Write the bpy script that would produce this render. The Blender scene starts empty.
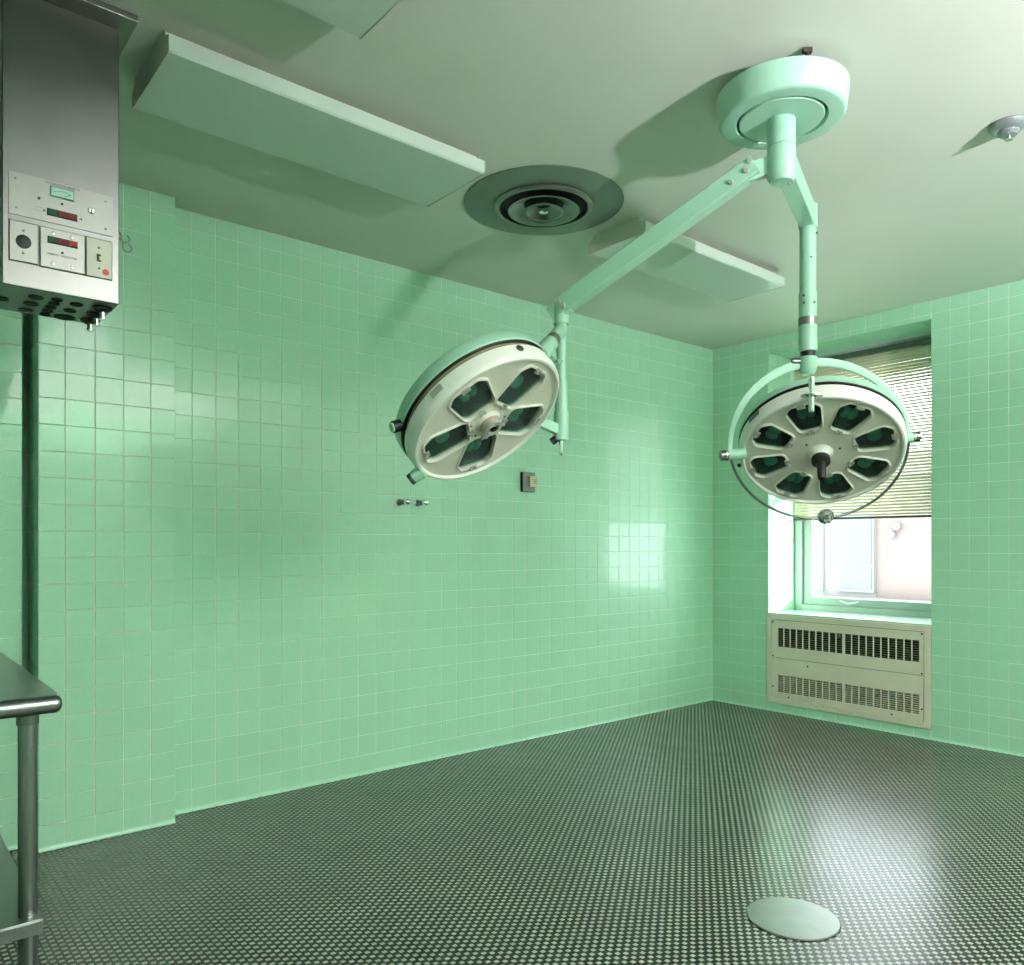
import bpy, bmesh, math, random
from mathutils import Vector, Matrix

random.seed(7)
SC = bpy.context.scene
COL = SC.collection
PI = math.pi

# ------------------------------------------------------------------ camera
cam_d = bpy.data.cameras.new('camera')
cam = bpy.data.objects.new('camera', cam_d)
COL.objects.link(cam)
cam.location = (0.0, 0.0, 1.257)
cam.rotation_euler = (PI / 2, 0, math.radians(49.916 - 90))
cam_d.sensor_fit = 'HORIZONTAL'
cam_d.sensor_width = 36
cam_d.lens = 36 * 781.85 / 1024
cam_d.shift_y = (544.0 - 482.5) / 1024
cam_d.clip_start = 0.02
SC.camera = cam

# ------------------------------------------------------------------ world, sun, exposure
w = bpy.data.worlds.new('sky')
SC.world = w
w.use_nodes = True
w.node_tree.nodes['Background'].inputs['Color'].default_value = (0.86, 0.94, 1.0, 1)
w.node_tree.nodes['Background'].inputs['Strength'].default_value = 10.5

sun_d = bpy.data.lights.new('sun', 'SUN')
sun_d.energy = 36.0
sun_d.angle = math.radians(1.0)
sun_d.color = (1.0, 0.97, 0.92)
sun = bpy.data.objects.new('sun', sun_d)
COL.objects.link(sun)
sdir = Vector((-0.405, 1.0, -0.18)).normalized()
sun.rotation_euler = sdir.to_track_quat('-Z', 'Y').to_euler()

# photographer's bounced lamp, aimed up at the ceiling (its stand is built at the end)
LAMP = Vector((1.90, -2.10, 1.85))
pd_ = bpy.data.lights.new('studio_bulb', 'SPOT')
pd_.energy = 3500
pd_.shadow_soft_size = 0.05
pd_.spot_size = math.radians(165)
pd_.spot_blend = 0.75
pd_.color = (0.97, 0.935, 1.0)
po = bpy.data.objects.new('studio_bulb', pd_)
COL.objects.link(po)
po.location = LAMP
po.rotation_euler = Vector((0.14, 0.09, 1.0)).normalized().to_track_quat('-Z', 'Y').to_euler()

vs = SC.view_settings
vs.view_transform = 'Standard'
vs.look = 'None'
vs.gamma = 1.0
vs.use_curve_mapping = False
vs.exposure = 0.0
try:
    SC.cycles.use_denoising = True
    SC.cycles.caustics_reflective = False
    SC.cycles.caustics_refractive = False
    SC.cycles.sample_clamp_indirect = 6.0
except Exception:
    pass

H = 2.82            # ceiling height
YW = 3.781          # left (tiled) wall face
XW = 5.29           # window wall face
YP = 3.675          # pier face


# ------------------------------------------------------------------ materials
def srgb(r, g, b):
    f = lambda c: (c / 255 / 12.92) if c / 255 <= 0.04045 else ((c / 255 + 0.055) / 1.055) ** 2.4
    return (f(r), f(g), f(b), 1)


def nt(name):
    m = bpy.data.materials.new(name)
    m.use_nodes = True
    t = m.node_tree
    return m, t, t.nodes['Principled BSDF']


def mat(name, col, rough=0.5, metal=0.0, bump=0.0, bscale=60.0, var=0.0, vscale=6.0, spec=0.5, coat=0.0, aniso=None):
    m, t, p = nt(name)
    p.inputs['Base Color'].default_value = col
    p.inputs['Roughness'].default_value = rough
    p.inputs['Metallic'].default_value = metal
    p.inputs['Specular IOR Level'].default_value = spec
    p.inputs['Coat Weight'].default_value = coat
    tc = t.nodes.new('ShaderNodeTexCoord')
    if var > 0:
        n = t.nodes.new('ShaderNodeTexNoise')
        n.inputs['Scale'].default_value = vscale
        n.inputs['Detail'].default_value = 5
        t.links.new(tc.outputs['Object'], n.inputs['Vector'])
        r = t.nodes.new('ShaderNodeMapRange')
        r.inputs['From Min'].default_value = 0.3
        r.inputs['From Max'].default_value = 0.7
        r.inputs['To Min'].default_value = 1 - var
        r.inputs['To Max'].default_value = 1 + var
        t.links.new(n.outputs['Fac'], r.inputs['Value'])
        mx = t.nodes.new('ShaderNodeVectorMath')
        mx.operation = 'SCALE'
        mx.inputs[0].default_value = col[:3]
        t.links.new(r.outputs['Result'], mx.inputs['Scale'])
        t.links.new(mx.outputs['Vector'], p.inputs['Base Color'])
    if bump > 0:
        n = t.nodes.new('ShaderNodeTexNoise')
        n.inputs['Scale'].default_value = bscale
        n.inputs['Detail'].default_value = 3
        if aniso:
            mp = t.nodes.new('ShaderNodeMapping')
            mp.inputs['Scale'].default_value = aniso
            t.links.new(tc.outputs['Object'], mp.inputs['Vector'])
            t.links.new(mp.outputs['Vector'], n.inputs['Vector'])
        else:
            t.links.new(tc.outputs['Object'], n.inputs['Vector'])
        b = t.nodes.new('ShaderNodeBump')
        b.inputs['Strength'].default_value = bump
        b.inputs['Distance'].default_value = 0.002
        t.links.new(n.outputs['Fac'], b.inputs['Height'])
        t.links.new(b.outputs['Normal'], p.inputs['Normal'])
    return m


def tile_material():
    m, t, p = nt('green_glazed_tile')
    g = t.nodes.new('ShaderNodeNewGeometry')
    oi = t.nodes.new('ShaderNodeObjectInfo')
    add = t.nodes.new('ShaderNodeMath'); add.operation = 'ADD'
    fr = t.nodes.new('ShaderNodeMath'); fr.operation = 'FRACT'
    t.links.new(g.outputs['Random Per Island'], add.inputs[0])
    t.links.new(oi.outputs['Random'], add.inputs[1])
    t.links.new(add.outputs[0], fr.inputs[0])
    ramp = t.nodes.new('ShaderNodeValToRGB')
    ramp.color_ramp.elements[0].color = srgb(170, 218, 188)
    ramp.color_ramp.elements[1].color = srgb(174, 221, 192)
    t.links.new(fr.outputs[0], ramp.inputs['Fac'])
    n = t.nodes.new('ShaderNodeTexNoise')
    n.inputs['Scale'].default_value = 140
    n.inputs['Detail'].default_value = 3
    t.links.new(g.outputs['Position'], n.inputs['Vector'])
    mr = t.nodes.new('ShaderNodeMapRange')
    mr.inputs['To Min'].default_value = 0.93
    mr.inputs['To Max'].default_value = 1.07
    t.links.new(n.outputs['Fac'], mr.inputs['Value'])
    sc = t.nodes.new('ShaderNodeVectorMath'); sc.operation = 'SCALE'
    t.links.new(ramp.outputs['Color'], sc.inputs[0])
    t.links.new(mr.outputs['Result'], sc.inputs['Scale'])
    t.links.new(sc.outputs['Vector'], p.inputs['Base Color'])
    p.inputs['Roughness'].default_value = 0.42
    p.inputs['Coat Weight'].default_value = 0.5
    p.inputs['Coat Roughness'].default_value = 0.06
    n2 = t.nodes.new('ShaderNodeTexNoise')
    n2.inputs['Scale'].default_value = 9
    n2.inputs['Detail'].default_value = 2
    t.links.new(g.outputs['Position'], n2.inputs['Vector'])
    b = t.nodes.new('ShaderNodeBump')
    b.inputs['Strength'].default_value = 0.35
    b.inputs['Distance'].default_value = 0.004
    t.links.new(n2.outputs['Fac'], b.inputs['Height'])
    t.links.new(b.outputs['Normal'], p.inputs['Normal'])
    t.links.new(b.outputs['Normal'], p.inputs['Coat Normal'])
    return m


def far_tile_material():
    m, t, p = nt('green_tile_wall')
    tc = t.nodes.new('ShaderNodeTexCoord')
    br = t.nodes.new('ShaderNodeTexBrick')
    br.offset = 0.0
    br.inputs['Color1'].default_value = srgb(170, 218, 188)
    br.inputs['Color2'].default_value = srgb(174, 221, 192)
    br.inputs['Mortar'].default_value = srgb(196, 208, 176)
    br.inputs['Scale'].default_value = 1.0
    br.inputs['Mortar Size'].default_value = 0.0015
    br.inputs['Brick Width'].default_value = 0.1095
    br.inputs['Row Height'].default_value = 0.1095
    mp = t.nodes.new('ShaderNodeMapping')
    mp.inputs['Rotation'].default_value = (PI / 2, 0, 0)
    sx = t.nodes.new('ShaderNodeSeparateXYZ')
    cb = t.nodes.new('ShaderNodeCombineXYZ')
    ad = t.nodes.new('ShaderNodeMath')
    t.links.new(tc.outputs['Object'], sx.inputs[0])
    t.links.new(sx.outputs['X'], ad.inputs[0])
    t.links.new(sx.outputs['Y'], ad.inputs[1])
    t.links.new(ad.outputs[0], cb.inputs['X'])
    t.links.new(sx.outputs['Z'], cb.inputs['Y'])
    t.links.new(cb.outputs[0], br.inputs['Vector'])
    t.links.new(br.outputs['Color'], p.inputs['Base Color'])
    p.inputs['Roughness'].default_value = 0.15
    return m


def floor_material():
    m, t, p = nt('dotted_mosaic_floor')
    g = t.nodes.new('ShaderNodeNewGeometry')
    sx = t.nodes.new('ShaderNodeSeparateXYZ')
    t.links.new(g.outputs['Position'], sx.inputs[0])

    def M(op, a, b=None):
        n = t.nodes.new('ShaderNodeMath')
        n.operation = op
        for i, v in enumerate((a, b)):
            if v is None:
                continue
            if isinstance(v, (int, float)):
                n.inputs[i].default_value = v
            else:
                t.links.new(v, n.inputs[i])
        return n.outputs[0]

    px, py, hs = 0.0417, 0.0313, 0.0073
    u = M('DIVIDE', sx.outputs['X'], px)
    v = M('DIVIDE', sx.outputs['Y'], py)

    def dot(off):
        du = M('MULTIPLY', M('SUBTRACT', M('FRACT', M('ADD', u, off + 100)), 0.5), px)
        dv = M('MULTIPLY', M('SUBTRACT', M('FRACT', M('ADD', v, off + 100)), 0.5), py)
        return M('MULTIPLY', M('LESS_THAN', M('ABSOLUTE', du), hs), M('LESS_THAN', M('ABSOLUTE', dv), hs))

    d = M('MAXIMUM', dot(0.0), dot(0.5))
    # per-tile tone: a noise whose cells are about one mosaic piece
    n1 = t.nodes.new('ShaderNodeTexNoise'); n1.inputs['Scale'].default_value = 70; n1.inputs['Detail'].default_value = 1
    t.links.new(g.outputs['Position'], n1.inputs['Vector'])
    n2 = t.nodes.new('ShaderNodeTexNoise'); n2.inputs['Scale'].default_value = 3.2; n2.inputs['Detail'].default_value = 4
    t.links.new(g.outputs['Position'], n2.inputs['Vector'])
    r1 = t.nodes.new('ShaderNodeValToRGB')
    r1.color_ramp.elements[0].color = srgb(12, 17, 16)
    r1.color_ramp.elements[1].color = srgb(27, 33, 31)
    t.links.new(n1.outputs['Fac'], r1.inputs['Fac'])
    r2 = t.nodes.new('ShaderNodeValToRGB')
    r2.color_ramp.elements[0].color = srgb(124, 128, 116)
    r2.color_ramp.elements[1].color = srgb(154, 158, 146)
    t.links.new(n1.outputs['Fac'], r2.inputs['Fac'])
    mx = t.nodes.new('ShaderNodeMix'); mx.data_type = 'RGBA'
    t.links.new(d, mx.inputs['Factor'])
    t.links.new(r1.outputs['Color'], mx.inputs['A'])
    t.links.new(r2.outputs['Color'], mx.inputs['B'])
    # worn, dirty patches
    mr = t.nodes.new('ShaderNodeMapRange')
    mr.inputs['From Min'].default_value = 0.35; mr.inputs['From Max'].default_value = 0.65
    mr.inputs['To Min'].default_value = 0.88; mr.inputs['To Max'].default_value = 1.06
    t.links.new(n2.outputs['Fac'], mr.inputs['Value'])
    sc = t.nodes.new('ShaderNodeVectorMath'); sc.operation = 'SCALE'
    t.links.new(mx.outputs['Result'], sc.inputs[0])
    t.links.new(mr.outputs['Result'], sc.inputs['Scale'])
    t.links.new(sc.outputs['Vector'], p.inputs['Base Color'])
    p.inputs['Roughness'].default_value = 0.27
    p.inputs['Specular IOR Level'].default_value = 0.3
    b = t.nodes.new('ShaderNodeBump')
    b.inputs['Strength'].default_value = 0.25
    b.inputs['Distance'].default_value = 0.0008
    t.links.new(d, b.inputs['Height'])
    t.links.new(b.outputs['Normal'], p.inputs['Normal'])
    return m


def glass_material(name, tint, gloss=0.12, rough=0.02):
    m = bpy.data.materials.new(name)
    m.use_nodes = True
    t = m.node_tree
    t.nodes.clear()
    out = t.nodes.new('ShaderNodeOutputMaterial')
    tr = t.nodes.new('ShaderNodeBsdfTransparent'); tr.inputs['Color'].default_value = tint
    gl = t.nodes.new('ShaderNodeBsdfGlossy'); gl.inputs['Roughness'].default_value = rough
    lw = t.nodes.new('ShaderNodeLayerWeight')
    pw = t.nodes.new('ShaderNodeMath'); pw.operation = 'POWER'; pw.inputs[1].default_value = 5
    t.links.new(lw.outputs['Facing'], pw.inputs[0])
    fr = t.nodes.new('ShaderNodeMath'); fr.operation = 'MULTIPLY_ADD'
    fr.inputs[1].default_value = 0.8; fr.inputs[2].default_value = 0.045
    t.links.new(pw.outputs[0], fr.inputs[0])
    mx = t.nodes.new('ShaderNodeMixShader')
    t.links.new(fr.outputs[0], mx.inputs['Fac'])
    t.links.new(tr.outputs[0], mx.inputs[1])
    t.links.new(gl.outputs[0], mx.inputs[2])
    t.links.new(mx.outputs[0], out.inputs['Surface'])
    return m


M_TILE = tile_material()
M_FARTILE = far_tile_material()
M_GROUT = mat('pale_grout', srgb(238, 240, 224), 0.8, var=0.06, vscale=20)
M_FLOOR = floor_material()
M_CEIL = mat('ceiling_paint', srgb(212, 213, 203), 0.42, bump=0.05, bscale=160, var=0.025, vscale=2.2)
M_STEEL = mat('brushed_stainless_steel', (0.165, 0.162, 0.155, 1), 0.34, 1.0, bump=0.05, bscale=40, aniso=(1, 1, 30), var=0.05)
M_STEEL_TABLE = mat('worn_stainless_steel', (0.22, 0.23, 0.225, 1), 0.30, 1.0, bump=0.05, bscale=30, aniso=(1, 20, 1), var=0.06)
M_PLATE = mat('satin_aluminium_plate', (0.23, 0.225, 0.21, 1), 0.40, 0.85, var=0.03, vscale=20)
M_GREYMETAL = mat('dull_grey_metal', (0.30, 0.33, 0.34, 1), 0.38, 0.55)
M_CLIP = mat('light_clip_metal', (0.55, 0.54, 0.50, 1), 0.35, 0.4)
M_CHROME = mat('chrome', (0.78, 0.79, 0.78, 1), 0.10, 1.0)
M_DARKMETAL = mat('tarnished_metal', (0.16, 0.17, 0.16, 1), 0.35, 1.0)
M_BLACK = mat('black_plastic', (0.012, 0.012, 0.012, 1), 0.45, spec=0.3)
M_HOLE = mat('dark_recess', (0.015, 0.016, 0.015, 1), 0.8)
M_MINT = mat('mint_enamel_paint', srgb(164, 206, 185), 0.32, bump=0.02, bscale=120, var=0.02)
M_WHITE = mat('white_enamel_paint', srgb(250, 246, 242), 0.30, bump=0.02, bscale=120)
M_BEIGE = mat('beige_lamp_face', srgb(236, 228, 218), 0.45, var=0.03)
M_CREAM = mat('cream_heater_paint', srgb(230, 220, 202), 0.45, bump=0.04, bscale=90, var=0.05, vscale=5)
M_LENS = mat('white_acrylic_lens', srgb(204, 214, 206), 0.22, bump=0.10, bscale=220)
M_FIXTURE = mat('white_fixture_paint', srgb(206, 208, 196), 0.4, var=0.03)
M_DIFF = mat('grey_diffuser_paint', srgb(98, 112, 100), 0.34, var=0.06, vscale=9)
M_DIFFRING = mat('worn_diffuser_metal', (0.20, 0.21, 0.20, 1), 0.28, 0.8)
M_WINFRAME = mat('pale_green_window_frame', srgb(172, 178, 174), 0.35, var=0.03)
M_SLAT = mat('cream_blind_slat', srgb(204, 198, 174), 0.45)
M_CORD = mat('white_cord', srgb(226, 226, 214), 0.7)
M_GLASS = glass_material('window_glass', (0.96, 0.98, 0.97, 1))
M_CELLGLASS = glass_material('teal_heat_glass', (0.66, 0.82, 0.77, 1))
M_REFLECT = mat('dark_cell_reflector', (0.035, 0.05, 0.046, 1), 0.38, 0.3)
M_LOBE = mat('teal_lobe_reflection', srgb(120, 175, 160), 0.12)  # teal imitates the lobed reflections inside the lamp cells
M_RED = mat('red_sticker', srgb(226, 74, 72), 0.45)
M_PINKGLOW = mat('pink_glow_ring', srgb(226, 168, 152), 0.4)
M_GLENS = mat('dark_green_indicator', srgb(28, 70, 56), 0.5, spec=0.2)
M_RLENS = mat('dark_red_indicator', srgb(112, 34, 36), 0.5, spec=0.2)
M_OLENS = mat('orange_red_indicator', srgb(160, 52, 34), 0.5, spec=0.2)
M_METER = mat('meter_face', srgb(206, 232, 230), 0.5)
M_INK = mat('black_print', (0.03, 0.03, 0.03, 1), 0.6)
M_TEALINK = mat('teal_print', srgb(70, 160, 180), 0.6)
M_IVORY = mat('ivory_switch', srgb(208, 200, 164), 0.4)
M_RUST = mat('rusty_bolt', (0.06, 0.045, 0.04, 1), 0.6, 0.6)
M_FACADE = mat('pink_stucco', srgb(106, 93, 89), 0.8, var=0.02)
M_FACWHITE = mat('white_stone_trim', srgb(110, 109, 108), 0.7)
M_FACPANE = mat('pale_blue_pane', srgb(85, 91, 94), 0.5)
M_DRAIN = mat('scuffed_drain_steel', (0.25, 0.26, 0.248, 1), 0.36, 0.9, bump=0.06, bscale=35, var=0.08, vscale=12)


# ------------------------------------------------------------------ geometry helpers
def box(bm, x0, x1, y0, y1, z0, z1, mtx=None):
    vs_ = [bm.verts.new((x, y, z)) for x in (x0, x1) for y in (y0, y1) for z in (z0, z1)]
    for f in ((0, 1, 3, 2), (4, 6, 7, 5), (0, 4, 5, 1), (2, 3, 7, 6), (0, 2, 6, 4), (1, 5, 7, 3)):
        bm.faces.new([vs_[i] for i in f])
    if mtx is not None:
        for v in vs_:
            v.co = mtx @ v.co
    return vs_


def frame_of(d):
    d = Vector(d).normalized()
    a = Vector((0, 0, 1)) if abs(d.z) < 0.95 else Vector((1, 0, 0))
    x = a.cross(d).normalized()
    return x, d.cross(x).normalized(), d


def rings(bm, loops, close_ends=True, closed=False):
    L = [[bm.verts.new(p) for p in lp] for lp in loops]
    n = len(L[0])
    pairs = list(zip(L[:-1], L[1:])) + ([(L[-1], L[0])] if closed else [])
    for a, b in pairs:
        for i in range(n):
            j = (i + 1) % n
            try:
                bm.faces.new((a[i], a[j], b[j], b[i]))
            except ValueError:
                pass
    if close_ends and not closed:
        bm.faces.new(list(reversed(L[0])))
        bm.faces.new(L[-1])
    return L


def cyl(bm, p0, p1, r0, r1=None, seg=24):
    r1 = r0 if r1 is None else r1
    p0, p1 = Vector(p0), Vector(p1)
    x, y, d = frame_of(p1 - p0)
    lp = []
    for p, r in ((p0, r0), (p1, r1)):
        lp.append([p + (x * math.cos(2 * PI * i / seg) + y * math.sin(2 * PI * i / seg)) * r for i in range(seg)])
    rings(bm, lp)


def lathe(bm, prof, org=(0, 0, 0), axis=(0, 0, 1), seg=48, closed=False, caps=False):
    """prof: list of (radius, distance along axis)"""
    org = Vector(org)
    x, y, d = frame_of(axis)
    lp = []
    for r, h in prof:
        r = max(r, 0.0004)
        lp.append([org + d * h + (x * math.cos(2 * PI * i / seg) + y * math.sin(2 * PI * i / seg)) * r for i in range(seg)])
    rings(bm, lp, close_ends=caps, closed=closed)


def tube(bm, pts, r, seg=10, flat=None):
    """sweep; flat=(half width, half thickness, up vector) gives a flat band"""
    pts = [Vector(p) for p in pts]
    lp = []
    prev = None
    for i, p in enumerate(pts):
        t = (pts[min(i + 1, len(pts) - 1)] - pts[max(i - 1, 0)]).normalized()
        if flat:
            up = Vector(flat[2])
            sx = (up - t * up.dot(t)).normalized()
            sy = t.cross(sx)
            k_ = r[i] if isinstance(r, (list, tuple)) else 1.0
            a, b = flat[0], flat[1] * k_
            lp.append([p + sx * (a * cx_) + sy * (b * cy_) for cx_, cy_ in
                       ((-1, -.7), (-.85, -1), (.85, -1), (1, -.7), (1, .7), (.85, 1), (-.85, 1), (-1, .7))])
        else:
            if prev is None:
                sx, sy, _ = frame_of(t)
            else:
                sx = (prev - t * prev.dot(t)).normalized()
                sy = t.cross(sx)
            prev = sx
            rr = r[i] if isinstance(r, (list, tuple)) else r
            lp.append([p + (sx * math.cos(2 * PI * k / seg) + sy * math.sin(2 * PI * k / seg)) * rr for k in range(seg)])
    rings(bm, lp)


def sphere(bm, c, r, sx=1, sy=1, sz=1, mtx=None, seg=16):
    m = Matrix.Translation(Vector(c)) @ (mtx or Matrix.Identity(4)) @ Matrix.Diagonal((r * sx, r * sy, r * sz, 1))
    bmesh.ops.create_uvsphere(bm, u_segments=seg, v_segments=seg // 2, radius=1, matrix=m)


def worldloc(o):
    v = Vector((0, 0, 0))
    while o:
        v += o.location
        o = o.parent
    return v


def obj(name, bm, m, parent=None, loc=None, smooth=None, bevel=0.0):
    """link a bmesh (world coordinates) as one mesh object"""
    if isinstance(bm, bpy.types.Mesh):
        me = bm
    else:
        bmesh.ops.recalc_face_normals(bm, faces=bm.faces)
        me = bpy.data.meshes.new(name)
        bm.to_mesh(me)
        bm.free()
    o = bpy.data.objects.new(name, me)
    COL.objects.link(o)
    if not me.materials:
        me.materials.append(m)
    off = Vector(loc) if loc is not None else None
    if off is None:
        xs = [v.co for v in me.vertices]
        off = Vector((sum(c.x for c in xs), sum(c.y for c in xs), sum(c.z for c in xs))) / max(1, len(xs))
    me.transform(Matrix.Translation(-off))
    if parent:
        o.parent = parent
        o.location = off - worldloc(parent)
    else:
        o.location = off
    if smooth:
        for f in me.polygons:
            f.use_smooth = True
        try:
            me.set_sharp_from_angle(angle=math.radians(smooth))
        except Exception:
            pass
    if bevel:
        b = o.modifiers.new('bevel', 'BEVEL')
        b.width = bevel
        b.segments = 2
        b.limit_method = 'ANGLE'
        b.angle_limit = math.radians(40)
    return o


def tag(o, label=None, cat=None, group=None, kind=None):
    if label: o['label'] = label
    if cat: o['category'] = cat
    if group: o['group'] = group
    if kind: o['kind'] = kind
    return o


def thing(name, label, cat, loc=(0, 0, 0), group=None, kind=None):
    o = bpy.data.objects.new(name, None)
    COL.objects.link(o)
    o.empty_display_size = 0.1
    o.location = loc
    return tag(o, label, cat, group, kind)


def BM():
    return bmesh.new()


def mkbox(name, m, parent, x0, x1, y0, y1, z0, z1, bevel=0.0):
    b = BM()
    box(b, x0, x1, y0, y1, z0, z1)
    return obj(name, b, m, parent, bevel=bevel)


# ------------------------------------------------------------------ the room shell
b = BM(); box(b, -1.7, XW + 0.6, -3.6, YW + 0.36, -0.12, 0)
tag(obj('floor', b, M_FLOOR), 'dark mosaic tile floor with a lattice of small pale squares', 'floor', kind='structure')
b = BM(); box(b, -1.7, XW + 0.6, -3.6, YW + 0.36, H, H + 0.15)
tag(obj('ceiling', b, M_CEIL), 'flat painted ceiling carrying the lamp mount and light fixtures', 'ceiling', kind='structure')
b = BM()                                       # a narrow vertical chase is left open beside the pier
box(b, -1.7, 0.532, YW + 0.0013, YW + 0.36, 0, H)
box(b, 0.5755, XW + 0.4, YW + 0.0013, YW + 0.36, 0, H)
box(b, 0.532, 0.5755, YW + 0.15, YW + 0.36, 0, H)
wall_left = tag(obj('wall_left', b, M_GROUT), 'long wall of square mint green tiles on the left', 'wall', kind='structure')
b = BM(); box(b, -1.7, XW + 0.4, -3.6, -3.4, 0, H)
tag(obj('wall_near', b, M_FARTILE), 'green tiled wall behind the camera', 'wall', kind='structure')
b = BM(); box(b, -1.7, -1.5, -3.4, YW + 0.0013, 0, H)
tag(obj('wall_back', b, M_FARTILE), 'green tiled wall behind the camera facing the window', 'wall', kind='structure')

# window wall with the opening and the heater recess
WY0, WY1, WZ0, WZ1 = 2.108, 3.275, 0.740, 2.70
RD = 0.43                                     # reveal depth
b = BM()
xs0, xs1 = XW + 0.0013, XW + RD
box(b, xs0, xs1, -3.4, WY0 - 0.003, 0, H)
box(b, xs0, xs1, WY1 + 0.003, YW + 0.0013, 0, H)
box(b, xs0, xs1, WY0 - 0.003, WY1 + 0.003, WZ1 + 0.003, H)
box(b, xs0, xs1, WY0 - 0.003, WY1 + 0.003, 0, 0.066)
box(b, XW + 0.14, xs1, WY0 - 0.003, WY1 + 0.003, 0.066, WZ0 - 0.03)
wall_right = tag(obj('wall_window', b, M_GROUT), 'green tiled end wall with the window and the heater', 'wall', kind='structure')

# the shallow pier on the left
PX0, PX1 = 0.573, 1.109
b = BM(); box(b, PX0 + 0.0013, PX1 - 0.0013, YP + 0.0013, YW + 0.003, 0, H)
wall_pier = tag(obj('wall_pier', b, M_GROUT), 'shallow tiled pier standing proud of the long green wall', 'wall', kind='structure')

# ------------------------------------------------------------------ tiles
GAP = 0.0024
TILE_MESH = {}


def tile_bm(bm, w_, h_, cove, mtx=None):
    """front at local y=0 facing -Y, back at y=.006"""
    hw, hh, bv = w_ / 2, h_ / 2, 0.0016
    if not cove:
        loops = [[(-hw, .006), (hw, .006)], [(-hw, .0012), (hw, .0012)]]
        vb = [bm.verts.new(c) for c in ((-hw, .006, -hh), (hw, .006, -hh), (hw, .006, hh), (-hw, .006, hh))]
        vm = [bm.verts.new(c) for c in ((-hw, .001, -hh), (hw, .001, -hh), (hw, .001, hh), (-hw, .001, hh))]
        vf = [bm.verts.new(c) for c in ((-hw + bv, 0, -hh + bv), (hw - bv, 0, -hh + bv), (hw - bv, 0, hh - bv), (-hw + bv, 0, hh - bv))]
        for i in range(4):
            j = (i + 1) % 4
            bm.faces.new((vb[i], vb[j], vm[j], vm[i]))
            bm.faces.new((vm[i], vm[j], vf[j], vf[i]))
        bm.faces.new(vf)
        vv = vb + vm + vf
    else:
        prof = [(.006, hh), (.001, hh), (0, hh - bv), (0, -hh + .020), (-.0015, -hh + .012), (-.005, -hh + .005), (-.010, -hh), (.006, -hh)]
        a = [bm.verts.new((-hw, y, z)) for y, z in prof]
        c = [bm.verts.new((hw, y, z)) for y, z in prof]
        n = len(prof)
        for i in range(n - 1):
            bm.faces.new((a[i], a[i + 1], c[i + 1], c[i]))
        bm.faces.new(a); bm.faces.new(list(reversed(c)))
        vv = a + c
    if mtx is not None:
        for v in vv:
            v.co = mtx @ v.co


def tile_mesh(w_, h_, cove):
    k = (round(w_, 3), round(h_, 3), cove)
    if k not in TILE_MESH:
        bm = BM()
        tile_bm(bm, w_, h_, cove)
        bmesh.ops.recalc_face_normals(bm, faces=bm.faces)
        me = bpy.data.meshes.new('tile')
        bm.to_mesh(me); bm.free()
        me.materials.append(M_TILE)
        TILE_MESH[k] = me
    return TILE_MESH[k]


def zjoints():
    z = [0.0, 0.1055]
    while z[-1] + 0.1095 < H - 0.01:
        z.append(z[-1] + 0.1095)
    return z + [H]


def clip(r, holes):
    out = [r]
    for (a0, a1, b0, b1) in holes:
        nx = []
        for (s0, s1, t0, t1) in out:
            if s1 <= a0 or s0 >= a1 or t1 <= b0 or t0 >= b1:
                nx.append((s0, s1, t0, t1)); continue
            if s0 < a0: nx.append((s0, a0, t0, t1))
            if s1 > a1: nx.append((a1, s1, t0, t1))
            m0, m1 = max(s0, a0), min(s1, a1)
            if t0 < b0: nx.append((m0, m1, t0, b0))
            if t1 > b1: nx.append((m0, m1, b1, t1))
        out = nx
    return out


def lay_tiles(parent, sj, tj, basis, org, holes=(), limit=296, seen=None, cove=False, tilt=0.0055):
    """sj, tj: joint lines; basis: (s axis, t axis, outward normal); org: world point of s=t=0"""
    S, T, N = [Vector(v) for v in basis]
    org = Vector(org)
    R = Matrix((S, -N, T)).transposed()
    rects = []
    for s0, s1 in zip(sj[:-1], sj[1:]):
        for t0, t1 in zip(tj[:-1], tj[1:]):
            for r in clip((s0, s1, t0, t1), holes):
                if r[1] - r[0] > 0.012 and r[3] - r[2] > 0.012:
                    rects.append(r)
    items = []
    for (s0, s1, t0, t1) in rects:
        c = org + S * ((s0 + s1) / 2) + T * ((t0 + t1) / 2)
        vis = seen(c) if seen else True
        items.append((0 if vis else 1, (c - cam.location).length / math.sqrt((s1 - s0) * (t1 - t0)), c, s1 - s0 - GAP, t1 - t0 - GAP, cove and t0 < 0.001))
    items.sort(key=lambda q: q[:2])
    rest = BM()
    nrest = 0
    for i, (nv, _, c, w_, h_, cv) in enumerate(items):
        rot = Matrix.Rotation(random.gauss(0, tilt * 0.55), 3, S) @ Matrix.Rotation(random.gauss(0, tilt * 0.55), 3, T) @ R
        if i < limit and nv == 0:
            o = bpy.data.objects.new('tile', tile_mesh(w_, h_, cv))
            COL.objects.link(o)
            o.parent = parent
            o.matrix_basis = Matrix.Translation(c - worldloc(parent)) @ rot.to_4x4()
        else:
            tile_bm(rest, w_, h_, cv, Matrix.Translation(c) @ rot.to_4x4())
            nrest += 1
    if nrest:
        tag(obj('tile_field', rest, M_TILE, parent), kind='stuff')
    else:
        rest.free()


CR = Vector((math.sin(math.radians(49.916)), -math.cos(math.radians(49.916)), 0))
CF = Vector((math.cos(math.radians(49.916)), math.sin(math.radians(49.916)), 0))


def in_frame(p):
    q = p - cam.location
    d = q.dot(CF)
    if d < 0.1:
        return False
    x = 512 + 781.85 * q.dot(CR) / d
    y = 544 - 781.85 * q.z / d
    return -4 < x < 1028 and -4 < y < 969


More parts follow.
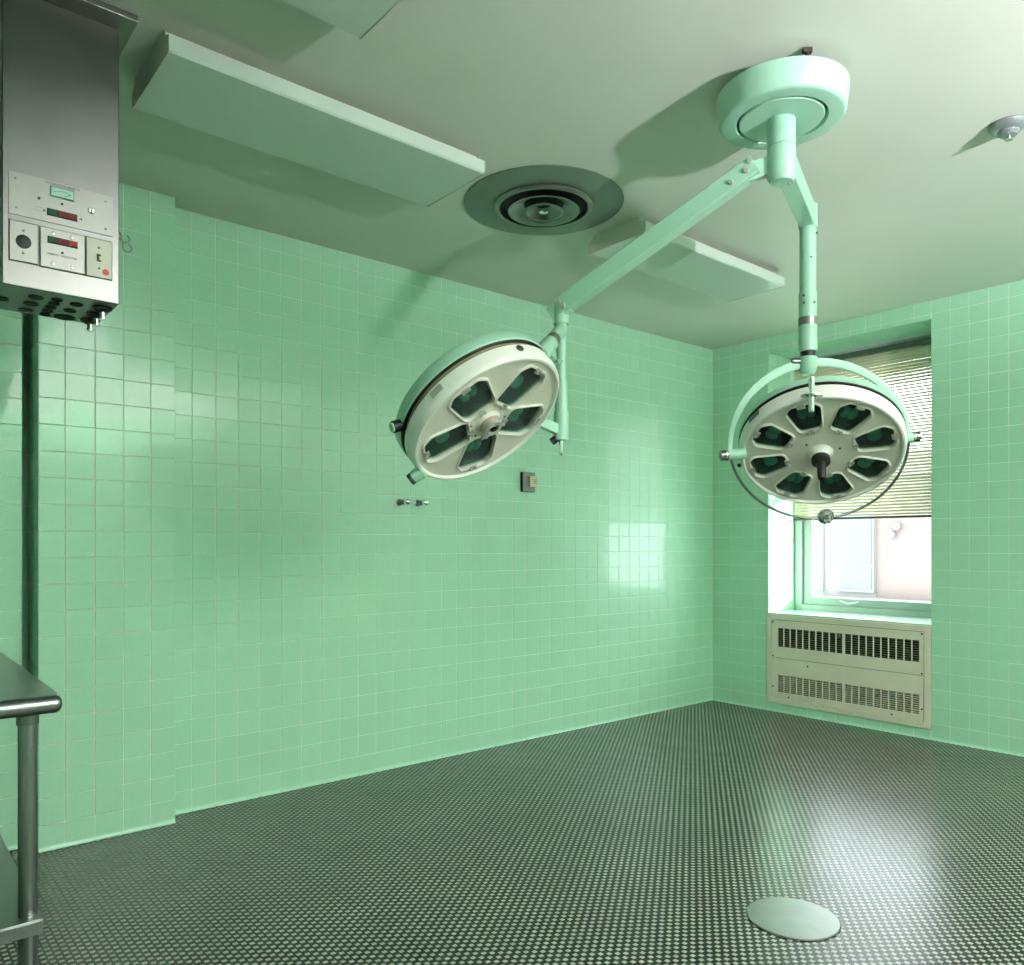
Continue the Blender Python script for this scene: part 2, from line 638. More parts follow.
ZJ = zjoints()
sj = [1.1125 - 0.0] + [1.216 + 0.10975 * k for k in range(38)]
sj[-1] = XW - 0.001
lay_left = [0.5335 - 0.1095 * k for k in range(10)][::-1]
holes_left = []
lay_tiles(wall_left, lay_left + [PX1 + 0.001] + sj[1:], ZJ, ((1, 0, 0), (0, 0, 1), (0, -1, 0)), (0, YW, 0),
          holes=[(0.5336, PX1, -1, 5)], seen=in_frame, cove=True)
lay_tiles(wall_pier, [PX0, 0.670, 0.782, 0.8935, 1.004, PX1], ZJ, ((1, 0, 0), (0, 0, 1), (0, -1, 0)), (0, YP, 0), cove=True)
lay_tiles(wall_left, [0.5335, 0.5725], ZJ, ((1, 0, 0), (0, 0, 1), (0, -1, 0)), (0, YW + 0.144, 0), limit=0)
lay_tiles(wall_left, [0.002, 0.072, 0.143], ZJ, ((0, 1, 0), (0, 0, 1), (1, 0, 0)), (0.5335, YW, 0), limit=0)
b_ = 0.1035
lay_tiles(wall_pier, [0, 0.0345, 0.144, 0.2495], ZJ, ((0, -1, 0), (0, 0, 1), (-1, 0, 0)), (PX0, YW + 0.145, 0), limit=120)
lay_tiles(wall_pier, [0, b_], ZJ, ((0, 1, 0), (0, 0, 1), (1, 0, 0)), (PX1, YP + 0.002, 0), limit=60)
yj = [3.779, 3.716, 3.607, 3.498, 3.389, 3.28] + [3.28 - 0.1065 * k for k in range(1, 11)] + [2.108, 1.993]
while yj[-1] > -0.6:
    yj.append(yj[-1] - 0.1092)
lay_tiles(wall_right, [YW - y for y in yj], ZJ, ((0, -1, 0), (0, 0, 1), (-1, 0, 0)), (XW, YW, 0),
          holes=[(YW - 3.28, YW - 2.107, 0.064, 0.7285), (YW - 3.2785, YW - 2.1045, 0.7, 2.7035)], seen=in_frame, cove=True)

# tiled window reveal
reveal = tag(thing('trim_1', 'tiled reveal and sill lining the window opening', 'window reveal', (XW, 2.69, WZ0), kind='structure'))
dj = [0.0, 0.107, 0.214, 0.321, RD - 0.003]
ZR = [WZ0] + [z for z in ZJ if WZ0 + 0.02 < z < WZ1 - 0.02] + [WZ1]
YR = [0, 0.110, 0.2195, 0.329, 0.4385, 0.548, 0.6575, 0.767, 0.8765, 0.986, 1.0955, WY1 - WY0]
lay_tiles(reveal, dj, ZR, ((1, 0, 0), (0, 0, 1), (0, -1, 0)), (XW, WY1, 0))
lay_tiles(reveal, [-d for d in dj[::-1]], ZR, ((-1, 0, 0), (0, 0, 1), (0, 1, 0)), (XW, WY0, 0))
lay_tiles(reveal, dj, YR, ((1, 0, 0), (0, -1, 0), (0, 0, -1)), (XW, WY1, WZ1))
lay_tiles(reveal, dj, YR, ((1, 0, 0), (0, 1, 0), (0, 0, 1)), (XW - 0.004, WY0, WZ0))
b = BM(); box(b, XW + 0.002, XW + RD, WY0 - 0.002, WY1 + 0.002, WZ0 - 0.03, WZ0 - 0.003)
obj('sill_bed', b, M_GROUT, reveal)

# ------------------------------------------------------------------ window
XF = XW + 0.405                                # frame plane (room side face at XF-.03)
win = thing('window_1', 'pale green metal sash window at the end of the room', 'window', (XF, 2.69, WZ0), kind='structure')


def bars(bm, x0, x1, y0, y1, z0, z1, wd, wb=None, wt=None):
    wb = wb or wd; wt = wt or wd
    box(bm, x0, x1, y0, y0 + wd, z0, z1)
    box(bm, x0, x1, y1 - wd, y1, z0, z1)
    box(bm, x0, x1, y0 + wd, y1 - wd, z0, z0 + wb)
    box(bm, x0, x1, y0 + wd, y1 - wd, z1 - wt, z1)


b = BM(); bars(b, XF - 0.035, XF + 0.06, WY0 + 0.003, WY1 - 0.004, WZ0 + 0.004, WZ1 - 0.004, 0.058, 0.044)
obj('window_frame', b, M_WINFRAME, win, bevel=0.003)
b = BM(); bars(b, XF - 0.012, XF + 0.022, WY0 + 0.063, WY1 - 0.064, WZ0 + 0.050, 1.74, 0.072, 0.058, 0.04)
sash = obj('lower_sash', b, M_WINFRAME, win, bevel=0.003)
b = BM(); bars(b, XF + 0.026, XF + 0.056, WY0 + 0.063, WY1 - 0.064, 1.70, WZ1 - 0.065, 0.06)
sash2 = obj('upper_sash', b, M_WINFRAME, win, bevel=0.003)
mkbox('pane', M_GLASS, sash, XF + 0.003, XF + 0.007, WY0 + 0.10, WY1 - 0.10, WZ0 + 0.09, 1.71)
mkbox('pane', M_GLASS, sash2, XF + 0.039, XF + 0.043, WY0 + 0.10, WY1 - 0.10, 1.74, WZ1 - 0.10)
b = BM()
yl = 2.84
tube(b, [(XF - 0.016, yl + 0.07, WZ0 + 0.088), (XF - 0.036, yl + 0.005, WZ0 + 0.072), (XF - 0.036, yl - 0.005, WZ0 + 0.072), (XF - 0.016, yl - 0.07, WZ0 + 0.088)], 0.005)
obj('sash_lift', b, M_WHITE, sash)

# ------------------------------------------------------------------ venetian blind
XB = XF - 0.075
blind = thing('venetian_blind', 'cream slatted venetian blind lowered over the upper window', 'blind', (XB, 2.69, 1.46))
BY0, BY1 = WY0 + 0.022, WY1 - 0.024
mkbox('head_rail', M_DARKMETAL, blind, XB - 0.02, XB + 0.02, BY0, BY1, 2.625, 2.665, 0.002)
mkbox('bottom_rail', mat('dark_bottom_rail', srgb(70, 66, 52), 0.5), blind, XB - 0.013, XB + 0.013, BY0, BY1, 1.440, 1.456, 0.002)
sl = BM()
prof = [(-0.0125, -0.0015), (-0.006, 0.0005), (0, 0.0012), (0.006, 0.0005), (0.0125, -0.0015)]
top = [[sl.verts.new((x, y, z)) for x, z in prof] for y in (-(BY1 - BY0) / 2, (BY1 - BY0) / 2)]
bot = [[sl.verts.new((x, y, z - 0.0006)) for x, z in prof] for y in (-(BY1 - BY0) / 2, (BY1 - BY0) / 2)]
for i in range(4):
    sl.faces.new((top[0][i], top[0][i + 1], top[1][i + 1], top[1][i]))
    sl.faces.new((bot[0][i], bot[1][i], bot[1][i + 1], bot[0][i + 1]))
sl.faces.new((top[0][0], top[1][0], bot[1][0], bot[0][0]))
sl.faces.new((top[0][4], bot[0][4], bot[1][4], top[1][4]))
me_sl = bpy.data.meshes.new('slat')
sl.to_mesh(me_sl); sl.free(); me_sl.materials.append(M_SLAT)
nsl = 52
for k in range(nsl):
    z = 1.474 + (2.612 - 1.474) * k / (nsl - 1)
    o = bpy.data.objects.new('slat', me_sl)
    COL.objects.link(o)
    o.parent = blind
    o.location = Vector((XB, (BY0 + BY1) / 2, z)) - worldloc(blind)
    ang = -48 - 24 * max(0.0, min(1.0, (z - 2.36) / 0.10))
    o.rotation_euler = (random.gauss(0, 0.0012), math.radians(ang + random.gauss(0, 1.5)), 0)
for y in (BY0 + 0.13, BY1 - 0.13):
    b = BM()
    for dx in (-0.0145, 0.0145):
        tube(b, [(XB + dx, y, 1.45), (XB + dx, y, 2.64)], 0.0013, 6)
    obj('ladder_cord', b, M_CORD, blind)

# ------------------------------------------------------------------ heater cabinet below the window
HY0, HY1, HZ0, HZ1 = 2.109, 3.279, 0.069, 0.727
XH = XW - 0.012
heat = thing('heater_cabinet', 'cream metal heater cabinet with two louvred grilles below the window', 'heater', (XW, 2.69, HZ0))
b = BM(); bars(b, XH, XW + 0.11, HY0, HY1, HZ0, HZ1, 0.038, 0.03, 0.036)
box(b, XW + 0.095, XW + 0.11, HY0 + 0.03, HY1 - 0.03, HZ0 + 0.02, HZ1 - 0.02)
obj('casing', b, M_CREAM, heat, bevel=0.002)
mkbox('backing', M_HOLE, heat, XW + 0.05, XW + 0.06, HY0 + 0.04, HY1 - 0.04, HZ0 + 0.032, HZ1 - 0.04)
GY0, GY1 = 2.176, 3.186


def grille_panel(name, z0, z1, gz0, gz1, tilt, nb, lm):
    y0, y1 = HY0 + 0.0405, HY1 - 0.0405
    bm = BM()
    x0, x1 = XH - 0.001, XH + 0.003
    box(bm, x0, x1, y0, y1, z0, gz0); box(bm, x0, x1, y0, y1, gz1, z1)
    box(bm, x0, x1, y0, GY0, gz0, gz1); box(bm, x0, x1, GY1, y1, gz0, gz1)
    mid = (GY0 + GY1) / 2
    half = (GY1 - GY0) / 2
    pitch = (half - 0.010 + 0.008) / 10
    box(bm, x0, x1, mid - 0.010, mid + 0.010, gz0, gz1)
    for s in (-1, 1):
        for k in range(1, 10):
            yc = mid + s * (0.010 + k * pitch - 0.004)
            box(bm, x0, x1, yc - 0.004, yc + 0.004, gz0, gz1)
    p = obj(name, bm, M_CREAM, heat)
    bm = BM()
    for k in range(nb):
        zc_ = gz0 + (gz1 - gz0) * (k + 0.5) / nb
        mt = Matrix.Translation((XH + 0.010, mid, zc_)) @ Matrix.Rotation(math.radians(tilt), 4, 'Y')
        box(bm, -0.006, 0.006, -half, half, -0.0012, 0.0012, mt)
    obj('louvre', bm, lm, p)
    return p


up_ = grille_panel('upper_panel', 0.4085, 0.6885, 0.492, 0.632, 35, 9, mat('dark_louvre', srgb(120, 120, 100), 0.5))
lo_ = grille_panel('lower_panel', 0.1015, 0.4055, 0.155, 0.284, 52, 9, M_CREAM)
for (y, z, pr) in ((HY0 + 0.05, 0.675, up_), (HY1 - 0.05, 0.675, up_), (HY0 + 0.05, 0.42, up_), (HY1 - 0.05, 0.42, up_),
                   (HY0 + 0.05, 0.19, lo_), (HY1 - 0.05, 0.19, lo_), (3.10, 0.125, lo_), (2.35, 0.125, lo_), (2.95, 0.37, lo_)):
    b = BM(); lathe(b, [(0.006, 0), (0.006, 0.002), (0.003, 0.003), (0, 0.003)], (XH - 0.001, y, z), (-1, 0, 0), 12)
    obj('screw', b, M_RUST, pr)
b = BM(); lathe(b, [(0.005, 0), (0.005, 0.010), (0.012, 0.012), (0.013, 0.020), (0.010, 0.024), (0, 0.025)], (XH - 0.001, 2.708, 0.612), (-1, 0, 0), 16)
obj('knob', b, M_DARKMETAL, up_, smooth=40)

# ------------------------------------------------------------------ floor drain cover
b = BM()
lathe(b, [(0.150, 0.0), (0.150, 0.003), (0.146, 0.0055), (0.10, 0.006), (0, 0.006)], (2.41, 1.40, 0.0005), (0, 0, 1), 64)
tag(obj('drain_cover', b, M_DRAIN, smooth=30), 'round flat steel cover plate set in the mosaic floor', 'drain cover')

# ------------------------------------------------------------------ fluorescent fixtures
def fixture(x0, x1, y0, y1, label):
    t = thing('fluorescent_fixture', label, 'light fixture', ((x0 + x1) / 2, (y0 + y1) / 2, H), group='fluorescent fixtures on the ceiling')
    mkbox('housing', M_FIXTURE, t, x0 + 0.004, x1 - 0.004, y0 + 0.045, y1 - 0.045, H - 0.028, H - 0.0005, 0.003)
    # acrylic lens: trough profile swept along X
    b = BM()
    pr = [(y0 + 0.035, H - 0.0265), (y0 + 0.010, H - 0.030), (y0, H - 0.036), (y0, H - 0.078), (y0 + 0.006, H - 0.084), ((y0 + y1) / 2, H - 0.086),
          (y1 - 0.006, H - 0.084), (y1, H - 0.078), (y1, H - 0.036), (y1 - 0.010, H - 0.030), (y1 - 0.035, H - 0.0265)]
    inner = [(y + (0.003 if y < (y0 + y1) / 2 else -0.003), z + 0.003) for y, z in pr[1:-1]][::-1]
    prof_ = pr + inner
    rings(b, [[(x, y, z) for y, z in prof_] for x in (x0 + 0.004, x1 - 0.004)], close_ends=True)
    obj('lens', b, M_LENS, t, smooth=35)
    for xa, xb in ((x0, x0 + 0.0035), (x1 - 0.0035, x1)):
        b = BM()
        pts = [(y0 + 0.040, H - 0.001), (y0 + 0.034, H - 0.020), (y0 - 0.002, H - 0.034), (y0 - 0.002, H - 0.080), (y0 + 0.006, H - 0.0875),
               (y1 - 0.006, H - 0.0875), (y1 + 0.002, H - 0.080), (y1 + 0.002, H - 0.034), (y1 - 0.034, H - 0.020), (y1 - 0.040, H - 0.001)]
        rings(b, [[(xa, y, z) for y, z in pts], [(xb, y, z) for y, z in pts]])
        obj('end_plate', b, M_FIXTURE, t)
    return t


fixture(0.722, 1.926, 2.457, 2.862, 'long white fluorescent fixture between the service column and the round vent')
fixture(2.866, 4.082, 2.425, 2.800, 'white fluorescent fixture partly behind the lamp arm near the far corner')
fixture(-0.070, 1.138, 1.640, 2.040, 'fluorescent fixture cut off by the top edge of the picture')

# ------------------------------------------------------------------ round air diffuser
t = thing('ceiling_diffuser', 'round dark grey air diffuser with stepped centre cones in the ceiling', 'air vent', (2.42, 2.65, H))
o_ = (2.42, 2.65, H)
b = BM(); lathe(b, [(0.365, -0.0005), (0.365, -0.004), (0.355, -0.007), (0.225, -0.012), (0.215, -0.012), (0.208, -0.0006)], o_, (0, 0, 1), 72, closed=True)
obj('cover_plate', b, M_DIFF, t, smooth=35)
b = BM(); lathe(b, [(0.222, -0.012), (0.226, -0.018), (0.220, -0.026), (0.210, -0.030), (0.203, -0.028), (0.200, -0.010)], o_, (0, 0, 1), 72, closed=True)
obj('outer_ring', b, M_DIFFRING, t, smooth=40)
b = BM(); lathe(b, [(0.203, -0.004), (0.0, -0.004), (0.0, -0.001), (0.203, -0.001)], o_, (0, 0, 1), 48)
obj('throat', b, M_HOLE, t)
for i, (r0, r1, z0, z1) in enumerate(((0.162, 0.092, -0.036, -0.008), (0.090, 0.030, -0.040, -0.012))):
    b = BM(); lathe(b, [(r0, z0), (r0 + 0.003, z0 - 0.003), (r0 - 0.008, z0 - 0.004), ((r0 + r1) / 2, (z0 + z1) / 2 - 0.002), (r1, z1), (r1, z1 + 0.002), ((r0 + r1) / 2, (z0 + z1) / 2 + 0.002)], o_, (0, 0, 1), 64, closed=True)
    obj('cone', b, M_DIFFRING, t, smooth=40)
b = BM(); lathe(b, [(0.006, -0.004), (0.008, -0.026), (0.022, -0.032), (0.020, -0.042), (0.008, -0.047), (0, -0.048)], o_, (0, 0, 1), 24)
obj('centre_knob', b, M_CHROME, t, smooth=40)

# ------------------------------------------------------------------ sprinkler / detector
o_ = (3.285, 1.035, H)
t = thing('ceiling_sprinkler', 'small stepped metal sprinkler head on the ceiling near the right edge', 'sprinkler', o_)
b = BM(); lathe(b, [(0.062, -0.0005), (0.066, -0.006), (0.058, -0.018), (0.036, -0.030), (0.0, -0.031)], o_, (0, 0, 1), 40)
obj('escutcheon', b, M_GREYMETAL, t, smooth=35)
b = BM(); lathe(b, [(0.036, -0.030), (0.037, -0.036), (0.026, -0.046), (0.0, -0.048)], o_, (0, 0, 1), 32)
obj('body', b, M_GREYMETAL, t, smooth=35)
b = BM(); lathe(b, [(0.008, -0.047), (0.009, -0.056), (0.013, -0.058), (0.013, -0.061), (0.0, -0.062)], o_, (0, 0, 1), 20)
obj('deflector', b, M_CHROME, t, smooth=35)

# ------------------------------------------------------------------ ceiling mount of the lamps
HX, HYY = 2.408, 1.441
mount = thing('ceiling_mount', 'round mint green ceiling canopy with a stub column carrying both lamp arms', 'lamp mount', (HX, HYY, H))
o_ = (HX, HYY, 0)
b = BM(); lathe(b, [(0.206, 2.786), (0.213, 2.781), (0.213, 2.768), (0.205, 2.702), (0.200, 2.695), (0.192, 2.692), (0.150, 2.692), (0.144, 2.702), (0.143, 2.784)], o_, (0, 0, 1), 96, closed=True)
obj('canopy', b, M_MINT, mount, smooth=35)
b = BM(); lathe(b, [(0.138, 2.784), (0.138, 2.696), (0.135, 2.692), (0.02, 2.692)], o_, (0, 0, 1), 96)
obj('canopy_disc', b, M_MINT, mount, smooth=35)
b = BM(); cyl(b, (HX, HYY, 2.77), (HX, HYY, 2.8195), 0.11, seg=48)
obj('ceiling_plate', b, M_MINT, mount)
b = BM(); lathe(b, [(0.046, 2.695), (0.046, 2.603), (0.0425, 2.602), (0.0425, 2.600)], o_, (0, 0, 1), 48)
obj('upper_column', b, M_MINT, mount, smooth=35)
b = BM(); lathe(b, [(0.0425, 2.601), (0.0425, 2.5985), (0.0465, 2.598), (0.0465, 2.502), (0.042, 2.492), (0.038, 2.483), (0.0, 2.482)], o_, (0, 0, 1), 48)
col_lo = obj('lower_column', b, M_MINT, mount, smooth=30)
for s in (-1, 1):
    b = BM(); lathe(b, [(0.005, 0), (0.004, -0.004), (0, -0.005)], (HX + 0.018 * s, HYY - 0.018 * s, 2.482), (0, 0, 1), 12)
    obj('screw', b, M_CHROME, col_lo)
b = BM()
ct = Vector((HX - 0.11, HYY - 0.155, 2.802))
box(b, -0.014, 0.014, -0.008, 0.008, 0.002, 0.0165, Matrix.Translation(ct) @ Matrix.Rotation(-0.7, 4, 'Z'))
cyl(b, ct + Vector((0, 0, -0.014)), ct + Vector((0, 0, 0.010)), 0.006, seg=10)
obj('clamp_bolt', b, M_RUST, mount)


# ------------------------------------------------------------------ lamp heads
def rounded_poly(pts, r, n=5):
    out = []
    k = len(pts)
    for i in range(k):
        p, a, c = Vector(pts[i]), Vector(pts[i - 1]), Vector(pts[(i + 1) % k])
        u_ = (a - p).normalized(); v_ = (c - p).normalized()
        p0, p1 = p + u_ * r, p + v_ * r
        for j in range(n + 1):
            s = j / n
            out.append((1 - s) ** 2 * p0 + 2 * s * (1 - s) * p + s * s * p1)
    return out


def lamp_head(root, C, n, ax, R, cells, cell_r, outline, thick, cover_gap, cover_h, start):
    """C: face centre, n: facing direction, ax: in-plane reference axis."""
    C, Z = Vector(C), Vector(n).normalized()
    X = Vector(ax); X = (X - Z * X.dot(Z)).normalized()
    Y = Z.cross(X)
    MT = Matrix((X, Y, Z)).transposed().to_4x4()
    MT.translation = C
    P = lambda x, y, z: MT @ Vector((x, y, z))
    seg = 96

    def rev(prof, closed=False):
        bm = BM()
        rings(bm, [[P(max(r, .0004) * math.cos(2 * PI * i / seg), max(r, .0004) * math.sin(2 * PI * i / seg), z) for i in range(seg)] for r, z in prof], close_ends=False, closed=closed)
        return bm

    Ri = R - 0.022
    obj('rim', rev([(Ri, -0.004), (Ri + 0.006, 0.005), (R - 0.009, 0.004), (R - 0.003, -0.005), (R, -0.020), (R, -thick), (R - 0.006, -thick), (R - 0.008, -0.020), (Ri, -0.012)], True), M_WHITE, root, smooth=40)
    # dark band between rim and cover, then the domed cover
    obj('inner_band', rev([(R - 0.010, -thick + 0.010), (R - 0.010, -thick - cover_gap - 0.006), (R - 0.03, -thick - cover_gap - 0.006), (R - 0.03, -thick + 0.010)], True), M_BAND, root, smooth=40)
    z0 = -thick - cover_gap
    cv = [(R - 0.030, z0 - 0.004), (R - 0.002, z0), (R + 0.004, z0 - 0.006), (R + 0.003, z0 - cover_h)]
    for k in range(1, 9):
        a = k / 8 * PI / 2
        cv.append(((R + 0.003) * math.cos(a), z0 - cover_h - 0.034 * math.sin(a)))
    obj('cover', rev(cv), M_MINT, root, smooth=40)
    obj('seal', rev([(R - 0.031, z0 + 0.002), (R - 0.001, z0 + 0.003), (R + 0.001, z0 - 0.001), (R - 0.03, z0 - 0.002)], True), M_BLACK, root)
    # face plate with openings
    loops = []
    for k in range(cells):
        a = start + 2 * PI * k / cells
        ca, sa = math.cos(a), math.sin(a)
        loops.append([(cell_r * ca + px * ca - py * sa, cell_r * sa + px * sa + py * ca) for px, py in [(q.x, q.y) for q in rounded_poly(outline, 0.012)]])
    bm = BM()
    half = PI / cells
    for k, lp in enumerate(loops):
        a = start + 2 * PI * k / cells
        cc = Vector((cell_r * math.cos(a), cell_r * math.sin(a)))
        rim_pts = [Vector((0, 0))] + [Vector(((Ri + 0.002) * math.cos(a - half + 2 * half * q / 24), (Ri + 0.002) * math.sin(a - half + 2 * half * q / 24))) for q in range(25)]
        lpv = [Vector(q) for q in lp]

        def hit(poly, ang):
            d = Vector((math.cos(ang), math.sin(ang)))
            best = None
            for q in range(len(poly)):
                p, e = poly[q] - cc, poly[(q + 1) % len(poly)] - poly[q]
                den = d.x * e.y - d.y * e.x
                if abs(den) < 1e-12: continue
                tt = (p.x * e.y - p.y * e.x) / den
                uu = (p.x * d.y - p.y * d.x) / den
                if tt > 0 and -1e-6 <= uu <= 1 + 1e-6 and (best is None or tt > best): best = tt
            return cc + d * best
        angs = sorted(set([round(math.atan2((q - cc).y, (q - cc).x), 5) for q in lpv + rim_pts]))
        inn_ = [bm.verts.new(P(*hit(lpv, g), -0.006)) for g in angs]
        out_ = [bm.verts.new(P(*hit(rim_pts, g), -0.006)) for g in angs]
        for q in range(len(angs)):
            q2 = (q + 1) % len(angs)
            bm.faces.new((inn_[q], inn_[q2], out_[q2], out_[q]))
    bmesh.ops.remove_doubles(bm, verts=bm.verts, dist=0.0004)
    face = obj('face_plate', bm, M_BEIGE, root)
    sol = face.modifiers.new('solid', 'SOLIDIFY'); sol.thickness = 0.003; sol.offset = 0
    for k, lp in enumerate(loops):
        a = start + 2 * PI * k / cells
        ca, sa = math.cos(a), math.sin(a)
        cxk, cyk = cell_r * ca, cell_r * sa
        sc = lambda f, z: [P(cxk + (x - cxk) * f, cyk + (y - cyk) * f, z) for x, y in lp]
        bm = BM()
        rings(bm, [sc(1.10, -0.006), sc(1.06, 0.001), sc(1.00, 0.002), sc(0.975, -0.003), sc(0.97, -0.020), sc(1.02, -0.020)], close_ends=False, closed=True)
        fr_ = obj('cell_frame', bm, M_BEIGE, root, smooth=40)
        bm = BM(); rings(bm, [sc(0.985, -0.0115), sc(0.985, -0.0145)])
        obj('pane', bm, M_CELLGLASS, fr_)
        bm = BM(); rings(bm, [sc(1.0, -0.019), sc(0.97, -0.030), sc(0.80, -0.046), sc(0.45, -0.056), sc(0.10, -0.058)], close_ends=False)
        bm.faces.new([bm.verts.new(v) for v in sc(0.10, -0.058)])
        obj('reflector', bm, M_REFLECT, fr_, smooth=60)
        bm = BM()
        for s in (-1, 1):
            c0 = P(cxk - s * 0.015 * sa, cyk + s * 0.015 * ca, -0.040)
            mt = MT.to_3x3().to_4x4() @ Matrix.Rotation(a, 4, 'Z')
            sphere(bm, c0, 0.022, 1.30, 0.95, 0.80, mt, 16)
        obj('bulb', bm, M_LOBE, fr_, smooth=60)  # paired bulb shapes stand in for the reflector's lobed reflections
        ext = max(q[0] for q in outline)
        inn = min(q[0] for q in outline)
        for e, wd in ((ext, 0.026), (inn, 0.022)):
            bm = BM()
            mt = MT @ Matrix.Rotation(a, 4, 'Z') @ Matrix.Translation((cell_r + e, 0, 0))
            box(bm, -0.013, 0.008, -wd / 2, wd / 2, 0.000, 0.0045, mt)
            box(bm, -0.006, 0.002, -wd * 0.62, -wd * 0.3, 0.003, 0.010, mt)
            box(bm, -0.006, 0.002, wd * 0.3, wd * 0.62, 0.003, 0.010, mt)
            obj('clip', bm, M_CLIP, fr_)
    return MT, P


M_BAND = mat('tan_inner_band', srgb(150, 140, 112), 0.4, 0.3)

# ---- left lamp: five cells, tipped on a sloping joint
lamp1 = thing('surgical_lamp', 'five-cell surgical lamp with a stubby centre handle on the long lowered arm', 'surgical lamp', (2.076, 2.174, 1.59), group='twin surgical lamps')
C1 = Vector((1.652, 2.087, 1.672))
n1 = Vector((0.165, -0.622, -0.766)).normalized()
m1 = Vector((0.565, -0.568, 0.5985)).normalized()
R1 = 0.293
out1 = [(-0.084, -0.048), (-0.068, -0.062), (0.052, -0.074), (0.084, -0.050), (0.084, 0.050), (0.052, 0.074), (-0.068, 0.062), (-0.084, 0.048)]
MT1, P1 = lamp_head(lamp1, C1, n1, m1, R1, 5, 0.160, out1, 0.052, 0.022, 0.040, math.radians(17.5))
# centre handle stub
b = BM()
rings(b, [[P1(r * math.cos(2 * PI * i / 32), r * math.sin(2 * PI * i / 32), z) for i in range(32)] for r, z in ((0.050, -0.006), (0.043, 0.002), (0.039, 0.005), (0.039, 0.008))], close_ends=False)
hb = obj('handle_base', b, M_WHITE, lamp1, smooth=35)
b = BM()
rings(b, [[P1(r * math.cos(2 * PI * i / 32), r * math.sin(2 * PI * i / 32), z) for i in range(32)] for r, z in ((0.038, 0.006), (0.038, 0.015))], close_ends=False)
obj('pink_glow_band', b, M_PINKGLOW, hb, smooth=35)  # pale pink ring colour paints in the soft glow on the stub
b = BM()
rings(b, [[P1(r * math.cos(2 * PI * i / 32), r * math.sin(2 * PI * i / 32), z) for i in range(32)] for r, z in ((0.036, 0.012), (0.036, 0.032), (0.033, 0.035), (0.021, 0.035), (0.019, 0.029), (0.012, 0.029), (0.010, 0.034), (0.0005, 0.034))], close_ends=False)
obj('handle_stub', b, M_CLIP, hb, smooth=35)
b = BM(); cyl(b, P1(0, 0, 0.032), P1(0, 0, 0.0365), 0.011, seg=20)
obj('socket', b, M_BLACK, hb)
for q in range(6):
    a = q * PI / 3 + 0.4
    b = BM(); cyl(b, P1(0.070 * math.cos(a), 0.070 * math.sin(a), -0.006), P1(0.070 * math.cos(a), 0.070 * math.sin(a), -0.002), 0.0045, seg=10)
    obj('screw', b, M_DARKMETAL, hb)
# rim details: dark plug, clip plate, side knob
def onrim(P, R, ang, z, r=None):
    r = R if r is None else r
    return P(r * math.cos(ang), r * math.sin(ang), z)
a = math.radians(42)
b = BM(); cyl(b, onrim(P1, R1, a, -0.032, R1 - 0.004), onrim(P1, R1, a, -0.032, R1 + 0.004), 0.013, seg=16)
obj('rim_plug', b, M_DARKMETAL, lamp1)
a = math.radians(104)
b = BM()
mt = MT1 @ Matrix.Rotation(a, 4, 'Z') @ Matrix.Translation((R1 + 0.002, 0, -0.034))
box(b, -0.002, 0.004, -0.024, 0.024, -0.010, 0.012, mt)
obj('rim_latch', b, M_CLIP, lamp1, bevel=0.003)
a = math.radians(143)
b = BM()
p0 = onrim(P1, R1, a, -0.085, R1 - 0.01); p1 = onrim(P1, R1, a, -0.085, R1 + 0.030)
cyl(b, p0, p1, 0.020, seg=20)
kn = obj('side_knob', b, M_BLACK, lamp1)
b = BM()
d_ = (p1 - p0).normalized()
cyl(b, p1, p1 + d_ * 0.006, 0.016, seg=20)
obj('knob_cap', b, M_MINT, kn)
# lower pivot stud opposite the joint
mid1 = C1 - n1 * 0.062
b = BM()
mid0, mid1 = mid1, C1 - n1 * 0.006
q0 = mid1 - m1 * (R1 - 0.01); q1 = mid1 - m1 * (R1 + 0.042)
cyl(b, q0, mid1 - m1 * (R1 + 0.028), 0.025, 0.022, seg=24)
st = obj('pivot_stud', b, M_MINT, lamp1, smooth=35)
b = BM(); cyl(b, mid1 - m1 * (R1 + 0.026), q1, 0.021, seg=24)
obj('stud_cap', b, M_STEEL, st, smooth=35)
# upper joint to the pole
PX_, PY_ = 2.076, 2.174
ptop = Vector((PX_, PY_, 2.075))
j0 = C1 - n1 * 0.085 + m1 * (R1 - 0.02)
jd = (ptop - j0)
b = BM(); cyl(b, j0, j0 + jd * 0.45, 0.030, 0.030, seg=28)
obj('pivot_joint', b, M_MINT, lamp1, smooth=35)
b = BM(); cyl(b, j0 + jd * 0.45, j0 + jd * 0.62, 0.027, seg=28)
obj('pivot_ring', b, M_PLATE, lamp1, smooth=35)
b = BM(); cyl(b, j0 + jd * 0.62, ptop, 0.028, 0.024, seg=28)
obj('pivot_neck', b, M_MINT, lamp1, smooth=35)
b = BM()
tube(b, [j0 + jd * 0.3 + Vector((0.012, -0.022, 0)), j0 + Vector((0.050, -0.030, -0.020)), Vector((PX_, PY_, 1.96))], 0.008, 10)
obj('cable', b, M_MINT, lamp1, smooth=60)
# vertical pole with sleeves
b = BM(); lathe(b, [(0.0, 2.108), (0.023, 2.106), (0.023, 2.070), (0.0195, 2.066), (0.0195, 1.880), (0.024, 1.876), (0.024, 1.766), (0.028, 1.763), (0.028, 1.655), (0.0, 1.652)], (PX_, PY_, 0), (0, 0, 1), 28)
obj('pole', b, M_MINT, lamp1, smooth=30)
b = BM(); lathe(b, [(0.009, 1.656), (0.009, 1.602), (0.006, 1.596), (0, 1.596)], (PX_, PY_, 0), (0, 0, 1), 16)
obj('cable_end', b, M_CHROME, lamp1, smooth=30)
